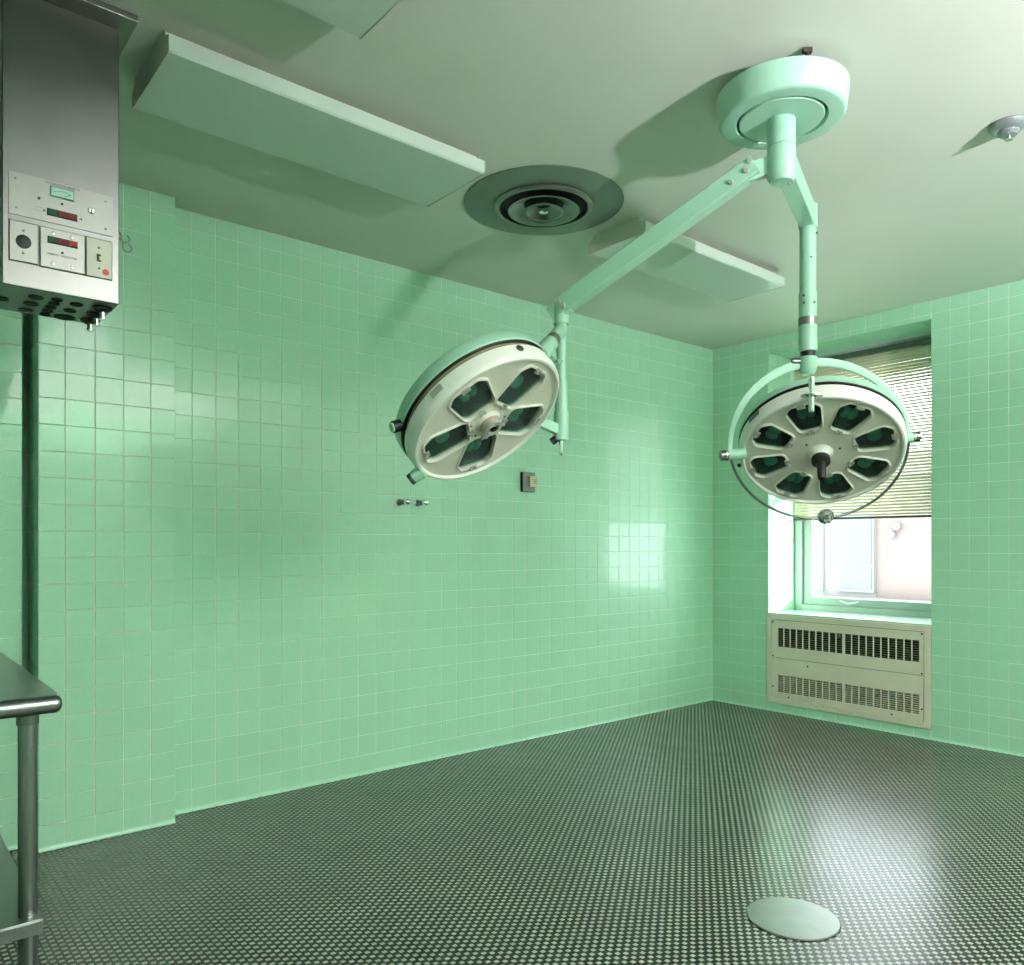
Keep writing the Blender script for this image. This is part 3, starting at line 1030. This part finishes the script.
# lower bracket from the pole behind the head
br0 = Vector((PX_, PY_, 1.690)); br1 = C1 - n1 * 0.085 + (Vector((PX_, PY_, 1.69)) - C1).normalized() * 0.20
b = BM(); tube(b, [br0, (br0 + br1) / 2, br1], 0, flat=(0.020, 0.012, (0, 0, 1)))
obj('lower_bracket', b, M_MINT, lamp1)
b = BM(); cyl(b, (PX_ - 0.030, PY_ + 0.020, 1.648), (PX_ - 0.005, PY_ + 0.003, 1.672), 0.015, seg=14)
obj('bracket_clamp', b, M_BLACK, lamp1)
# long arm
A0 = Vector((HX - 0.050, HYY + 0.054, 2.552)); A1 = Vector((PX_ - 0.006, PY_ + 0.003, 2.160))
ad = (A1 - A0).normalized()
side = Vector((ad.y, -ad.x, 0)).normalized()       # horizontal, towards the camera
upv = side.cross(ad).normalized()
if upv.z < 0: upv = -upv


def beam(bm, p0, p1, w_, h_, upv_, ch=0.12):
    d = (p1 - p0).normalized()
    sd = upv_.cross(d).normalized()
    up2 = d.cross(sd)
    lp = []
    for p in (p0, p1):
        lp.append([p + sd * (w_ / 2 * x) + up2 * (h_ / 2 * y) for x, y in
                   ((-1, -1 + ch), (-1 + ch, -1), (1 - ch, -1), (1, -1 + ch), (1, 1 - ch), (1 - ch, 1), (-1 + ch, 1), (-1, 1 - ch))])
    rings(bm, lp)


b = BM(); beam(b, A0 + ad * 0.012, A1, 0.058, 0.064, upv)
arm = obj('arm', b, M_MINT, lamp1)
b = BM(); beam(b, Vector((HX, HYY, 2.548)) + Vector((ad.x, ad.y, 0)).normalized() * 0.030, A0 + ad * 0.055, 0.030, 0.062, Vector((0, 0, 1)))
obj('arm_knuckle', b, M_MINT, lamp1)
b = BM(); beam(b, A1 - ad * 0.035 - upv * 0.004, A1 + ad * 0.040 - upv * 0.010, 0.040, 0.070, upv, 0.3)
cyl(b, Vector((PX_, PY_, 2.100)), Vector((PX_, PY_, 2.180)), 0.030, seg=24)
obj('end_bracket', b, M_MINT, lamp1)
side_c = -side if side.dot(Vector((0.3, -1, 0))) < 0 else side
for (s, h, r) in ((0.022, 0.014, 0.009), (0.046, -0.006, 0.011), (0.105, -0.008, 0.009)):
    p = A0 + ad * s + upv * h + side_c * 0.029
    b = BM(); cyl(b, p, p + side_c * 0.008, r, r * 0.8, seg=14); obj('bolt', b, M_CLIP, arm, smooth=35)
for (s, h, r) in ((-0.016, 0.012, 0.010), (-0.024, -0.014, 0.012)):
    p = A1 + ad * s + upv * h + side_c * 0.029
    b = BM(); cyl(b, p, p + side_c * 0.010, r, r * 0.8, seg=14); obj('bolt', b, M_CLIP, arm, smooth=35)

# ---- right lamp: eight cells in a yoke
lamp2 = thing('surgical_lamp', 'eight-cell surgical lamp with a black handle hanging in a ring yoke by the window', 'surgical lamp', (2.982, 1.672, 1.39), group='twin surgical lamps')
C2 = Vector((2.975, 1.607, 1.620))
n2 = Vector((-0.5146, -0.3262, -0.7930)).normalized()
ax2 = Vector((0.4681, -0.8817, 0.0589)).normalized()
ax2 = (Vector((CR.x, CR.y, 0)) * 0.995 + Vector((0, 0, 0.0975))).normalized()
R2 = 0.316
out2 = [(1.12 * a_, 1.14 * b_) for a_, b_ in [(-0.062, -0.030), (-0.050, -0.040), (0.040, -0.058), (0.066, -0.036), (0.066, 0.036), (0.040, 0.058), (-0.050, 0.040), (-0.062, 0.030)]]
MT2, P2 = lamp_head(lamp2, C2, n2, ax2, R2, 8, 0.203, out2, 0.054, 0.016, 0.030, math.radians(22.5 + 6))
circ = lambda P, r, z, n=28: [P(r * math.cos(2 * PI * i / n), r * math.sin(2 * PI * i / n), z) for i in range(n)]
b = BM(); rings(b, [circ(P2, r, z) for r, z in ((0.050, -0.006), (0.034, 0.012), (0.034, 0.024))], close_ends=False)
hb = obj('handle_base', b, M_WHITE, lamp2, smooth=35)
b = BM(); rings(b, [circ(P2, r, z) for r, z in ((0.030, 0.022), (0.036, 0.026), (0.036, 0.046), (0.030, 0.052), (0.018, 0.056), (0.016, 0.130), (0.012, 0.136), (0.0005, 0.137))], close_ends=False)
obj('black_handle', b, M_BLACK, hb, smooth=35)
for q in range(3):
    a = q * 2 * PI / 3 + 0.5
    c0 = (0.074 * math.cos(a), 0.074 * math.sin(a))
    b = BM(); cyl(b, P2(*c0, -0.006), P2(*c0, -0.002), 0.005, seg=10); obj('screw', b, M_DARKMETAL, hb)
# yoke
PM = Vector((3.018, 1.635, 1.657))
AX = ax2
UP = (Vector((0, 0, 1)) - AX * AX.z).normalized()
RY = 0.367
hub2 = Vector((2.984, 1.671, 2.0))
b = BM()
pts = []
for i in range(33):
    a = PI * i / 32
    pts.append(PM + AX * (RY * math.cos(a)) + UP * (0.342 * math.sin(a)))
tube(b, pts, [0.5 + 0.5 * math.sin(PI * i / 32) for i in range(33)], flat=(0.007, 0.017, AX.cross(UP)))
yoke = obj('yoke', b, M_MINT, lamp2, smooth=40)
apex = PM + UP * 0.342 - CR * 0.014
b = BM(); lathe(b, [(0.0, -0.050), (0.024, -0.048), (0.034, -0.030), (0.036, 0.010), (0.037, 0.022), (0.0, 0.022)], apex + Vector((-0.0, 0, 0)), (0, 0, 1), 32)
obj('yoke_hub', b, M_MINT, lamp2, smooth=35)
b = BM(); cyl(b, apex + Vector((-0.050, 0.042, 0.005)), apex + Vector((-0.025, 0.021, 0.005)), 0.013, seg=16)
obj('lock_screw', b, M_DARKMETAL, lamp2, smooth=35)
for s in (-1, 1):
    e = PM + AX * (RY * s)
    b = BM(); cyl(b, PM + AX * ((R2 - 0.01) * s), e + AX * (0.010 * s), 0.022, seg=24)
    pv = obj('pivot', b, M_MINT, lamp2, smooth=35)
    b = BM(); cyl(b, e + AX * (0.008 * s), e + AX * (0.040 * s), 0.021, seg=24)
    obj('pivot_knob', b, M_STEEL, pv, smooth=35)
    b = BM(); cyl(b, e + AX * (0.014 * s), e + AX * (0.020 * s), 0.0235, seg=24)
    obj('knob_ring', b, M_CHROME, pv, smooth=35)
FW = Vector((PM.x, PM.y, 0)).normalized()
DN = (-UP * 0.80 + FW * 0.55).normalized()
b = BM()
pts = []
for i in range(41):
    a = PI * i / 40
    pts.append(PM + AX * (RY * math.cos(a)) + DN * (RY * 0.97 * math.sin(a)))
tube(b, pts, 0.0058, 12)
rail = obj('lower_rail', b, M_STEEL_TABLE, lamp2, smooth=60)
bp = PM + DN * (RY * 0.95)
kd = (-CF * 0.8 - Vector((0, 0, 0.6))).normalized()
b = BM(); lathe(b, [(0.0, -0.012), (0.034, -0.010), (0.036, 0.0), (0.034, 0.006), (0.016, 0.012), (0.012, 0.034), (0.008, 0.040), (0.0, 0.041)], bp, kd, 28)
obj('rail_knob', b, M_CHROME, rail, smooth=35)
# latch pin on the upper rim
lp_ = P2(R2 * math.cos(PI / 2 + 0.39), R2 * math.sin(PI / 2 + 0.39), -0.02)
if (P2(0, R2, 0) - C2).z < 0:
    lp_ = P2(R2 * math.cos(-PI / 2 - 0.39), R2 * math.sin(-PI / 2 - 0.39), -0.02)
ld = Vector((0, 0, -1))
b = BM(); lathe(b, [(0.0, -0.026), (0.010, -0.025), (0.012, 0.012), (0.008, 0.020), (0.008, 0.036), (0.040, 0.040), (0.040, 0.046), (0.010, 0.048), (0.011, 0.098), (0.008, 0.104), (0, 0.105)], lp_ - CF * 0.045 + Vector((0, 0, 0.025)), ld, 24)
obj('latch_pin', b, M_CHROME, lamp2, smooth=35)
# label plate on rim and dark stud
a = PI - 0.45 if (P2(0, R2, 0) - C2).z > 0 else PI + 0.45
b = BM(); box(b, -0.001, 0.002, -0.030, 0.030, -0.012, 0.012, MT2 @ Matrix.Rotation(a, 4, 'Z') @ Matrix.Translation((R2 + 0.0015, 0, -0.038)))
obj('label_plate', b, M_DARKMETAL, lamp2)
a2 = PI + 0.45 if (P2(0, R2, 0) - C2).z > 0 else PI - 0.45
b = BM(); cyl(b, P2((R2 - 0.005) * math.cos(a2), (R2 - 0.005) * math.sin(a2), -0.03), P2((R2 + 0.018) * math.cos(a2), (R2 + 0.018) * math.sin(a2), -0.03), 0.008, seg=12)
obj('rim_stud', b, M_BLACK, lamp2)
# pole
QX, QY = apex.x, apex.y
b = BM(); lathe(b, [(0.0, 2.640), (0.037, 2.638), (0.037, 2.548), (0.0325, 2.544), (0.0325, 2.285), (0.036, 2.282), (0.036, 2.190), (0.0365, 2.046), (0.034, 2.042), (0.0, 2.040)], (QX, QY, 0), (0, 0, 1), 32)
pole2 = obj('pole', b, M_MINT, lamp2, smooth=30)
b = BM(); lathe(b, [(0.0375, 2.180), (0.0375, 2.148)], (QX, QY, 0), (0, 0, 1), 32)
obj('silver_band', b, M_PLATE, pole2, smooth=30)
b = BM(); lathe(b, [(0.030, 2.044), (0.028, 2.005)], (QX, QY, 0), (0, 0, 1), 28)
obj('swivel_neck', b, M_BLACK, pole2, smooth=30)
for zz, oo in ((2.265, -0.8), (2.235, -0.8), (2.235, 0.35), (2.52, 0.9), (2.42, 0.1)):
    dd = (-CF * math.cos(oo) + CR * math.sin(oo))
    b = BM(); cyl(b, Vector((QX, QY, zz)) + dd * 0.030, Vector((QX, QY, zz)) + dd * 0.0385, 0.005, seg=10)
    obj('screw', b, M_DARKMETAL, pole2)
B0 = Vector((HX, HYY, 2.577)); B1 = Vector((QX, QY, 2.590))
bd = (B1 - B0).normalized()
b = BM(); beam(b, B0 + bd * 0.036, B1 + bd * 0.030, 0.062, 0.082, Vector((0, 0, 1)))
obj('arm', b, M_MINT, lamp2)

# ------------------------------------------------------------------ service column hanging from the ceiling
SX0, SX1, SY0, SY1, SZ = 0.312, 0.610, 2.556, 2.842, 1.976
colm = thing('service_column', 'brushed steel service column with gauges and switches hanging from the ceiling', 'service column', ((SX0 + SX1) / 2, (SY0 + SY1) / 2, SZ))
mkbox('body', M_STEEL, colm, SX0, SX1, SY0, SY1, SZ, H - 0.018, 0.003)
b = BM()
fx0, fx1, fy0, fy1 = SX0 - 0.035, SX1 + 0.034, SY0 - 0.075, SY1 + 0.060
box(b, fx0, fx1, fy0, fy1, H - 0.020, H - 0.0005)
obj('ceiling_flange', b, mat('dark_flange_metal', (0.20, 0.19, 0.18, 1), 0.35, 0.9), colm, bevel=0.002)


def fplate(name, m, x0, x1, z0, z1, th, parent=colm, y=SY0):
    bm = BM(); box(bm, SX0 + x0, SX0 + x1, y - th, y + 0.001, SZ + z0, SZ + z1)
    return obj(name, bm, m, parent, bevel=min(th * 0.3, 0.001))


def disc(name, m, x, z, r, y0, th, parent, seg=18):
    bm = BM(); lathe(bm, [(r, 0), (r, th * 0.6), (r * 0.7, th), (0, th)], (SX0 + x, y0, SZ + z), (0, -1, 0), seg)
    return obj(name, bm, m, parent, smooth=35)


def text_mesh(name, body, x, z, width, height, m, parent, y):
    cu = bpy.data.curves.new(name, 'FONT')
    cu.body = body
    cu.extrude = 0.0
    cu.offset = 0.018
    tmp = bpy.data.objects.new(name, cu)
    COL.objects.link(tmp)
    bpy.context.view_layer.update()
    me = bpy.data.meshes.new_from_object(tmp.evaluated_get(bpy.context.evaluated_depsgraph_get()))
    COL.objects.unlink(tmp)
    bpy.data.objects.remove(tmp)
    xs = [v.co.x for v in me.vertices]; ys = [v.co.y for v in me.vertices]
    sx_, sy_ = width / (max(xs) - min(xs)), height / (max(ys) - min(ys))
    x0_, y0_ = min(xs), min(ys)
    for v in me.vertices:
        v.co = Vector((SX0 + x + (v.co.x - x0_) * sx_, y, SZ + z + (v.co.y - y0_) * sy_))
    return obj(name, me, m, parent)


pl = fplate('monitor_plate', M_PLATE, 0.0155, 0.2800, 0.198, 0.317, 0.0025)
yp = SY0 - 0.0025
text_mesh('lettering', 'LINE  ISOLATION  MONITOR', 0.103, 0.3075, 0.089, 0.0056, M_INK, pl, yp - 0.0004)
mb = fplate('meter_bezel', mat('teal_bezel', srgb(86, 132, 122), 0.4), 0.1155, 0.1770, 0.2735, 0.3025, 0.004, pl, yp)
mf = fplate('meter_face', M_METER, 0.1185, 0.1740, 0.2765, 0.2995, 0.0007, mb, yp - 0.0040)
b = BM()
yy = yp - 0.0051
for i in range(12):
    a0, a1 = math.radians(150 - 10 * i), math.radians(150 - 10 * (i + 1))
    pa = [(0.146 + 0.026 * math.cos(a), 0.2765 + 0.016 * math.sin(a)) for a in (a0, a1)]
    cyl(b, (SX0 + pa[0][0], yy, SZ + pa[0][1]), (SX0 + pa[1][0], yy, SZ + pa[1][1]), 0.0008, seg=6)
obj('dial_scale', b, M_TEALINK, mf)
b = BM(); cyl(b, (SX0 + 0.150, yy, SZ + 0.278), (SX0 + 0.1665, yy, SZ + 0.288), 0.0006, seg=6)
obj('needle', b, M_INK, mf)
lb = fplate('indicator_bar', M_BLACK, 0.1080, 0.1848, 0.2175, 0.2375, 0.003, pl, yp)
for k, m_ in enumerate((M_GLENS, M_RLENS, M_RLENS)):
    fplate('indicator_lens', m_, 0.1105 + 0.0255 * k, 0.1325 + 0.0255 * k, 0.2205, 0.2352, 0.002, lb, yp - 0.003)
b = BM()
y_ = yp - 0.0004
for (xa, xb) in ((0.098, 0.1055), (0.197, 0.1895)):
    v3 = [b.verts.new((SX0 + xa, y_, SZ + 0.2325)), b.verts.new((SX0 + xa, y_, SZ + 0.2235)), b.verts.new((SX0 + xb, y_, SZ + 0.228))]
    b.faces.new(v3)
obj('arrow_mark', b, M_INK, pl)
b = BM()
for (x0, x1, z0, z1) in ((0.078, 0.097, 0.2335, 0.2340), (0.078, 0.097, 0.2235, 0.2240), (0.078, 0.0785, 0.2235, 0.2340)):
    box(b, SX0 + x0, SX0 + x1, y_ - 0.0001, y_, SZ + z0, SZ + z1)
obj('printed_frame', b, M_INK, pl)
for x, z in ((0.0885, 0.259), (0.146, 0.2587)):
    disc('push_button', M_BLACK, x, z, 0.0036, yp, 0.003, pl)
ky = disc('key_switch', M_CHROME, 0.222, 0.2594, 0.0095, yp, 0.006, pl)
b = BM(); box(b, SX0 + 0.220, SX0 + 0.2235, yp - 0.0065, yp - 0.005, SZ + 0.252, SZ + 0.267); obj('key_slot', b, M_INK, ky)
for x, z in ((0.0314, 0.2988), (0.034, 0.2185), (0.2597, 0.2983), (0.2597, 0.2165)):
    disc('screw', M_DARKMETAL, x, z, 0.0032, yp, 0.0015, pl)

gask = mat('dark_gasket', (0.04, 0.042, 0.035, 1), 0.6)
# outlet
g1 = fplate('outlet_surround', gask, 0.0150, 0.0875, 0.0680, 0.1835, 0.0015)
p1_ = fplate('outlet_plate', M_PLATE, 0.0178, 0.0855, 0.0710, 0.1805, 0.0025, g1, SY0 - 0.0015)
yq = SY0 - 0.004
oc = disc('outlet', M_BLACK, 0.0508, 0.1262, 0.0190, yq, 0.003, p1_, 32)
for x, z in ((0.0435, 0.130), (0.058, 0.130), (0.0508, 0.117)):
    b = BM(); box(b, SX0 + x - 0.0012, SX0 + x + 0.0012, yq - 0.0035, yq - 0.002, SZ + z - 0.004, SZ + z + 0.004); obj('slot', b, M_DARKMETAL, oc) if False else b.free()
for x, z in ((0.0512, 0.157), (0.0506, 0.0945)):
    disc('screw', M_DARKMETAL, x, z, 0.0038, yq, 0.0015, p1_)
# remote indicator
g2 = fplate('indicator_surround', gask, 0.0890, 0.2085, 0.0660, 0.1825, 0.0015)
p2_ = fplate('indicator_plate', M_PLATE, 0.0915, 0.2035, 0.0685, 0.1800, 0.0045, g2, SY0 - 0.0015)
yr = SY0 - 0.006
lb = fplate('indicator_bar', M_BLACK, 0.1085, 0.1848, 0.1380, 0.1575, 0.003, p2_, yr)
for k, m_ in enumerate((M_GLENS, M_RLENS, M_OLENS)):
    fplate('indicator_lens', m_, 0.1110 + 0.0255 * k, 0.1330 + 0.0255 * k, 0.1405, 0.1555, 0.002, lb, yr - 0.003)
disc('push_button', M_BLACK, 0.1461, 0.1171, 0.0036, yr, 0.003, p2_)
text_mesh('lettering', 'REMOTE  INDICATOR', 0.1087, 0.1048, 0.0755, 0.0055, M_INK, p2_, yr - 0.0004)
for x, z in ((0.1229, 0.1665), (0.1703, 0.1670), (0.1225, 0.0815), (0.1703, 0.0812)):
    disc('screw', M_CHROME, x, z, 0.0048, yr, 0.002, p2_)
# switch
g3 = fplate('switch_surround', gask, 0.2075, 0.2785, 0.0660, 0.1835, 0.0012)
p3_ = fplate('switch_plate', mat('cream_plate', srgb(196, 188, 178), 0.45, 0.2), 0.2098, 0.2762, 0.0690, 0.1805, 0.0022, g3, SY0 - 0.0012)
ys = SY0 - 0.0034
sw = fplate('toggle_recess', mat('brown_recess', srgb(70, 64, 44), 0.6), 0.2355, 0.2470, 0.1155, 0.1375, 0.001, p3_, ys)
b = BM(); box(b, SX0 + 0.2385, SX0 + 0.2462, ys - 0.011, ys, SZ + 0.1170, SZ + 0.1285); obj('toggle', b, M_IVORY, sw, bevel=0.0015)
for x, z in ((0.2417, 0.156), (0.2422, 0.0955)):
    disc('screw', M_DARKMETAL, x, z, 0.0036, ys, 0.0015, p3_)
disc('red_sticker', M_RED, 0.2597, 0.0872, 0.0095, ys, 0.0006, p3_, 28)
# underside: sockets, connector strip, gas outlets
under = mat('grey_underside', (0.30, 0.31, 0.30, 1), 0.4, 0.8)  # plain grey metal, assigned to no part
for x, y, r in ((0.016, 0.156, 0.020), (0.0935, 0.0755, 0.020), (0.0925, 0.156, 0.020), (0.0915, 0.2405, 0.020), (0.198, 0.079, 0.018), (0.197, 0.160, 0.018), (0.1985, 0.2513, 0.030)):
    b = BM(); lathe(b, [(r, 0), (r, 0.003), (r * 0.8, 0.004), (r * 0.78, 0.002), (0, 0.002)], (SX0 + x, SY0 + y, SZ), (0, 0, -1), 24)
    obj('socket', b, M_HOLE, colm, smooth=35)
for k in range(5):
    b = BM(); lathe(b, [(0.015, 0), (0.015, 0.004), (0.009, 0.006), (0.008, 0.003), (0, 0.003)], (SX0 + 0.1445, SY0 + 0.062 + 0.0475 * k, SZ), (0, 0, -1), 18)
    obj('jack', b, M_HOLE, colm, smooth=35)
for x, y in ((0.266, 0.066), (0.266, 0.150), (0.266, 0.232)):
    b = BM(); lathe(b, [(0.027, 0), (0.027, 0.006), (0.020, 0.010), (0.014, 0.014), (0, 0.014)], (SX0 + x, SY0 + y, SZ), (0, 0, -1), 24)
    go = obj('gas_outlet', b, M_HOLE, colm, smooth=35)
    b = BM(); lathe(b, [(0.009, 0.010), (0.009, 0.028), (0.011, 0.030), (0.011, 0.036), (0.006, 0.038), (0, 0.038)], (SX0 + x, SY0 + y, SZ), (0, 0, -1), 18)
    obj('nipple', b, M_CHROME, go, smooth=35)
# double hook and stud on the right side
b = BM()
hz, hy = 2.197, 2.62
def arcpts(cx_, cz_, r, a0, a1, n=14):
    return [(cx_ + r * math.cos(math.radians(a0 + (a1 - a0) * i / n)), hy, cz_ + r * math.sin(math.radians(a0 + (a1 - a0) * i / n))) for i in range(n + 1)]
tube(b, [(SX1, hy, hz + 0.020), (SX1 + 0.016, hy, hz + 0.020)] + arcpts(SX1 + 0.032, hz + 0.004, 0.012, 160, 430), 0.0026, 8)
hk = obj('hook', b, M_DARKMETAL, colm, smooth=60)
b = BM()
tube(b, [(SX1, hy - 0.02, hz), (SX1 + 0.018, hy - 0.02, hz - 0.012)] + [(x, hy - 0.02, z) for x, _, z in arcpts(SX1 + 0.033, hz - 0.030, 0.012, 160, 440)], 0.0026, 8)
obj('hook', b, M_DARKMETAL, colm, smooth=60)
b = BM(); cyl(b, (SX1 - 0.002, hy, 2.130), (SX1 + 0.010, hy, 2.130), 0.006, seg=12)
obj('stud', b, M_DARKMETAL, colm, smooth=35)

# ------------------------------------------------------------------ stainless table at the lower left
TZ = 0.905
TX0, TX1, TY0, TY1 = -0.42, 0.372, 2.085, 3.45
tab = thing('steel_table', 'stainless steel work table with rolled front edge and lower shelf', 'table', ((TX0 + TX1) / 2, (TY0 + TY1) / 2, 0))
b = BM()
# top: rolled front edge along X, slim turned-down sides
prf = [(TY1, TZ), (TY0 + 0.004, TZ)]
for k in range(1, 12):
    a = PI / 2 + PI * k / 11
    prf.append((TY0 + 0.021 * math.cos(a), TZ - 0.021 + 0.021 * math.sin(a)))
prf += [(TY0 + 0.012, TZ - 0.042), (TY0 + 0.012, TZ - 0.006), (TY1, TZ - 0.006)]
rings(b, [[(x, y, z) for y, z in prf] for x in (TX0, TX1 - 0.012)])
obj('table_top', b, M_STEEL_TABLE, tab, smooth=40)
b = BM(); sphere(b, (TX1 - 0.013, TY0 + 0.001, TZ - 0.021), 0.0208, 0.75, 1, 1, None, 20)
obj('edge_cap', b, M_STEEL_TABLE, tab, smooth=60)
mkbox('side_flange', M_STEEL_TABLE, tab, TX1 - 0.014, TX1 - 0.002, TY0 + 0.004, TY1, TZ - 0.036, TZ - 0.0005, 0.003)
mkbox('side_flange', M_STEEL_TABLE, tab, TX0, TX0 + 0.012, TY0 + 0.012, TY1, TZ - 0.036, TZ - 0.007, 0.003)
LX, LY = 0.314, 2.150
for lx in (LX, TX0 + 0.08):
    for ly in (LY, TY1 - 0.08):
        b = BM(); lathe(b, [(0.0, 0.0), (0.015, 0.001), (0.017, 0.05), (0.0203, 0.052), (0.0203, TZ - 0.052), (0.0, TZ - 0.051)], (lx, ly, 0), (0, 0, 1), 28)
        lg = obj('leg', b, M_STEEL_TABLE, tab, smooth=30)
        b = BM(); lathe(b, [(0.0206, TZ - 0.074), (0.0235, TZ - 0.073), (0.0245, TZ - 0.007), (0.0, TZ - 0.0068)], (lx, ly, 0), (0, 0, 1), 28)
        obj('leg_socket', b, M_DARKMETAL, lg, smooth=30)
b = BM()
sx0, sx1, sy0, sy1, szz = TX0 + 0.03, 0.338, 2.105, TY1 - 0.03, 0.382
box(b, sx0, sx1, sy0, sy1, szz - 0.004, szz)
for (x0, x1, y0, y1) in ((sx0, sx1, sy0, sy0 + 0.004), (sx0, sx1, sy1 - 0.004, sy1), (sx0, sx0 + 0.004, sy0 + 0.004, sy1 - 0.004), (sx1 - 0.004, sx1, sy0 + 0.004, sy1 - 0.004)):
    box(b, x0, x1, y0, y1, szz - 0.036, szz - 0.004)
obj('shelf', b, M_STEEL_TABLE, tab, bevel=0.0015)

# ------------------------------------------------------------------ wall switch and pegs
t = thing('wall_switch', 'small surface-mounted switch box on the green wall right of the left lamp', 'switch', (3.30, YW, 1.66))
mkbox('back_box', M_BLACK, t, 3.252, 3.350, YW - 0.026, YW + 0.001, 1.590, 1.716, 0.001)
mkbox('face_plate', M_PLATE, t, 3.250, 3.352, YW - 0.030, YW - 0.0262, 1.592, 1.714, 0.001)
tg = mkbox('rocker', M_IVORY, t, 3.295, 3.362, YW - 0.044, YW - 0.0302, 1.622, 1.690, 0.002)
b = BM()
for zz in (1.645, 1.656, 1.667):
    box(b, 3.320, 3.352, YW - 0.0448, YW - 0.0441, zz - 0.002, zz + 0.002)
obj('switch_mark', b, M_DARKMETAL, tg)

for i, (x, lab) in enumerate(((2.352, 'dark metal wall peg with a chrome tip, nearer the pier'), (2.472, 'dark metal wall peg with a chrome tip, nearer the switch box'))):
    z = 1.492
    t = thing('wall_peg', lab, 'wall peg', (x, YW, z), group='pair of wall pegs below the left lamp')
    b = BM(); lathe(b, [(0.020, 0), (0.020, 0.004), (0.0145, 0.006), (0.0145, 0.070), (0.0, 0.070)], (x, YW, z), (0, -1, 0), 20)
    obj('peg_body', b, M_DARKMETAL, t, smooth=35)
    b = BM(); lathe(b, [(0.0155, 0.070), (0.0165, 0.074), (0.0165, 0.092), (0.010, 0.097), (0, 0.098)], (x, YW, z), (0, -1, 0), 20)
    obj('chrome_tip', b, M_CHROME, t, smooth=35)

# ------------------------------------------------------------------ building across the court
XO = 11.0
bld = thing('building', 'pale pink and white building seen through the window', 'building', (XO, 5.0, -3.0))
# (y0, y1, z0, z1) openings: measured in metres on the facade
mkbox('wall', M_FACADE, bld, XO, XO + 0.3, 0.5, 5.11, -3, 2.5)
mkbox('wall_bay', M_FACWHITE, bld, XO - 0.02, XO + 0.3, 5.11, 9.0, -3, 2.5)
for (y0, y1) in ((5.15, 5.61), (5.90, 6.4), (6.75, 7.3)):
    for (z0, z1) in ((0.62, 2.3),):
        f_ = mkbox('window_surround', M_FACWHITE, bld, XO - 0.06, XO - 0.021, y0 - 0.03, y1 + 0.03, z0 - 0.05, z1 + 0.05)
        zm = 0.96 if z0 < 1 else 4.2
        mkbox('pane', M_FACPANE, f_, XO - 0.075, XO - 0.061, y0, y1, z0, zm - 0.02)
        mkbox('pane', M_FACPANE, f_, XO - 0.075, XO - 0.061, y0, y1, zm + 0.02, z1)
mkbox('ledge', M_FACWHITE, bld, XO - 0.22, XO - 0.001, 0.5, 9.0, 0.30, 0.50)
for y, z in ((4.88, 1.39), (4.81, 1.50)):
    b = BM(); sphere(b, (XO - 0.06, y, z), 0.055, seg=14)
    obj('wall_lantern', b, M_FACWHITE, bld, smooth=60)

# ------------------------------------------------------------------ photographer's lamp standing beside the camera
t = thing('studio_lamp', 'small bare-bulb studio lamp on a black tripod beside the camera', 'studio lamp', (LAMP.x, LAMP.y, 0))
b = BM(); cyl(b, (LAMP.x, LAMP.y, 0.25), (LAMP.x, LAMP.y, LAMP.z - 0.22), 0.012, seg=12); obj('pole', b, M_BLACK, t)
for k in range(3):
    a = k * 2 * PI / 3 + 0.4
    b = BM(); cyl(b, (LAMP.x, LAMP.y, 0.75), (LAMP.x + 0.42 * math.cos(a), LAMP.y + 0.42 * math.sin(a), 0.008), 0.009, seg=10); obj('leg', b, M_BLACK, t)
b = BM(); lathe(b, [(0.0, -0.22), (0.05, -0.21), (0.06, -0.10), (0.02, -0.085), (0, -0.085)], LAMP, (0, 0, 1), 20); obj('lamp_housing', b, M_BLACK, t, smooth=35)
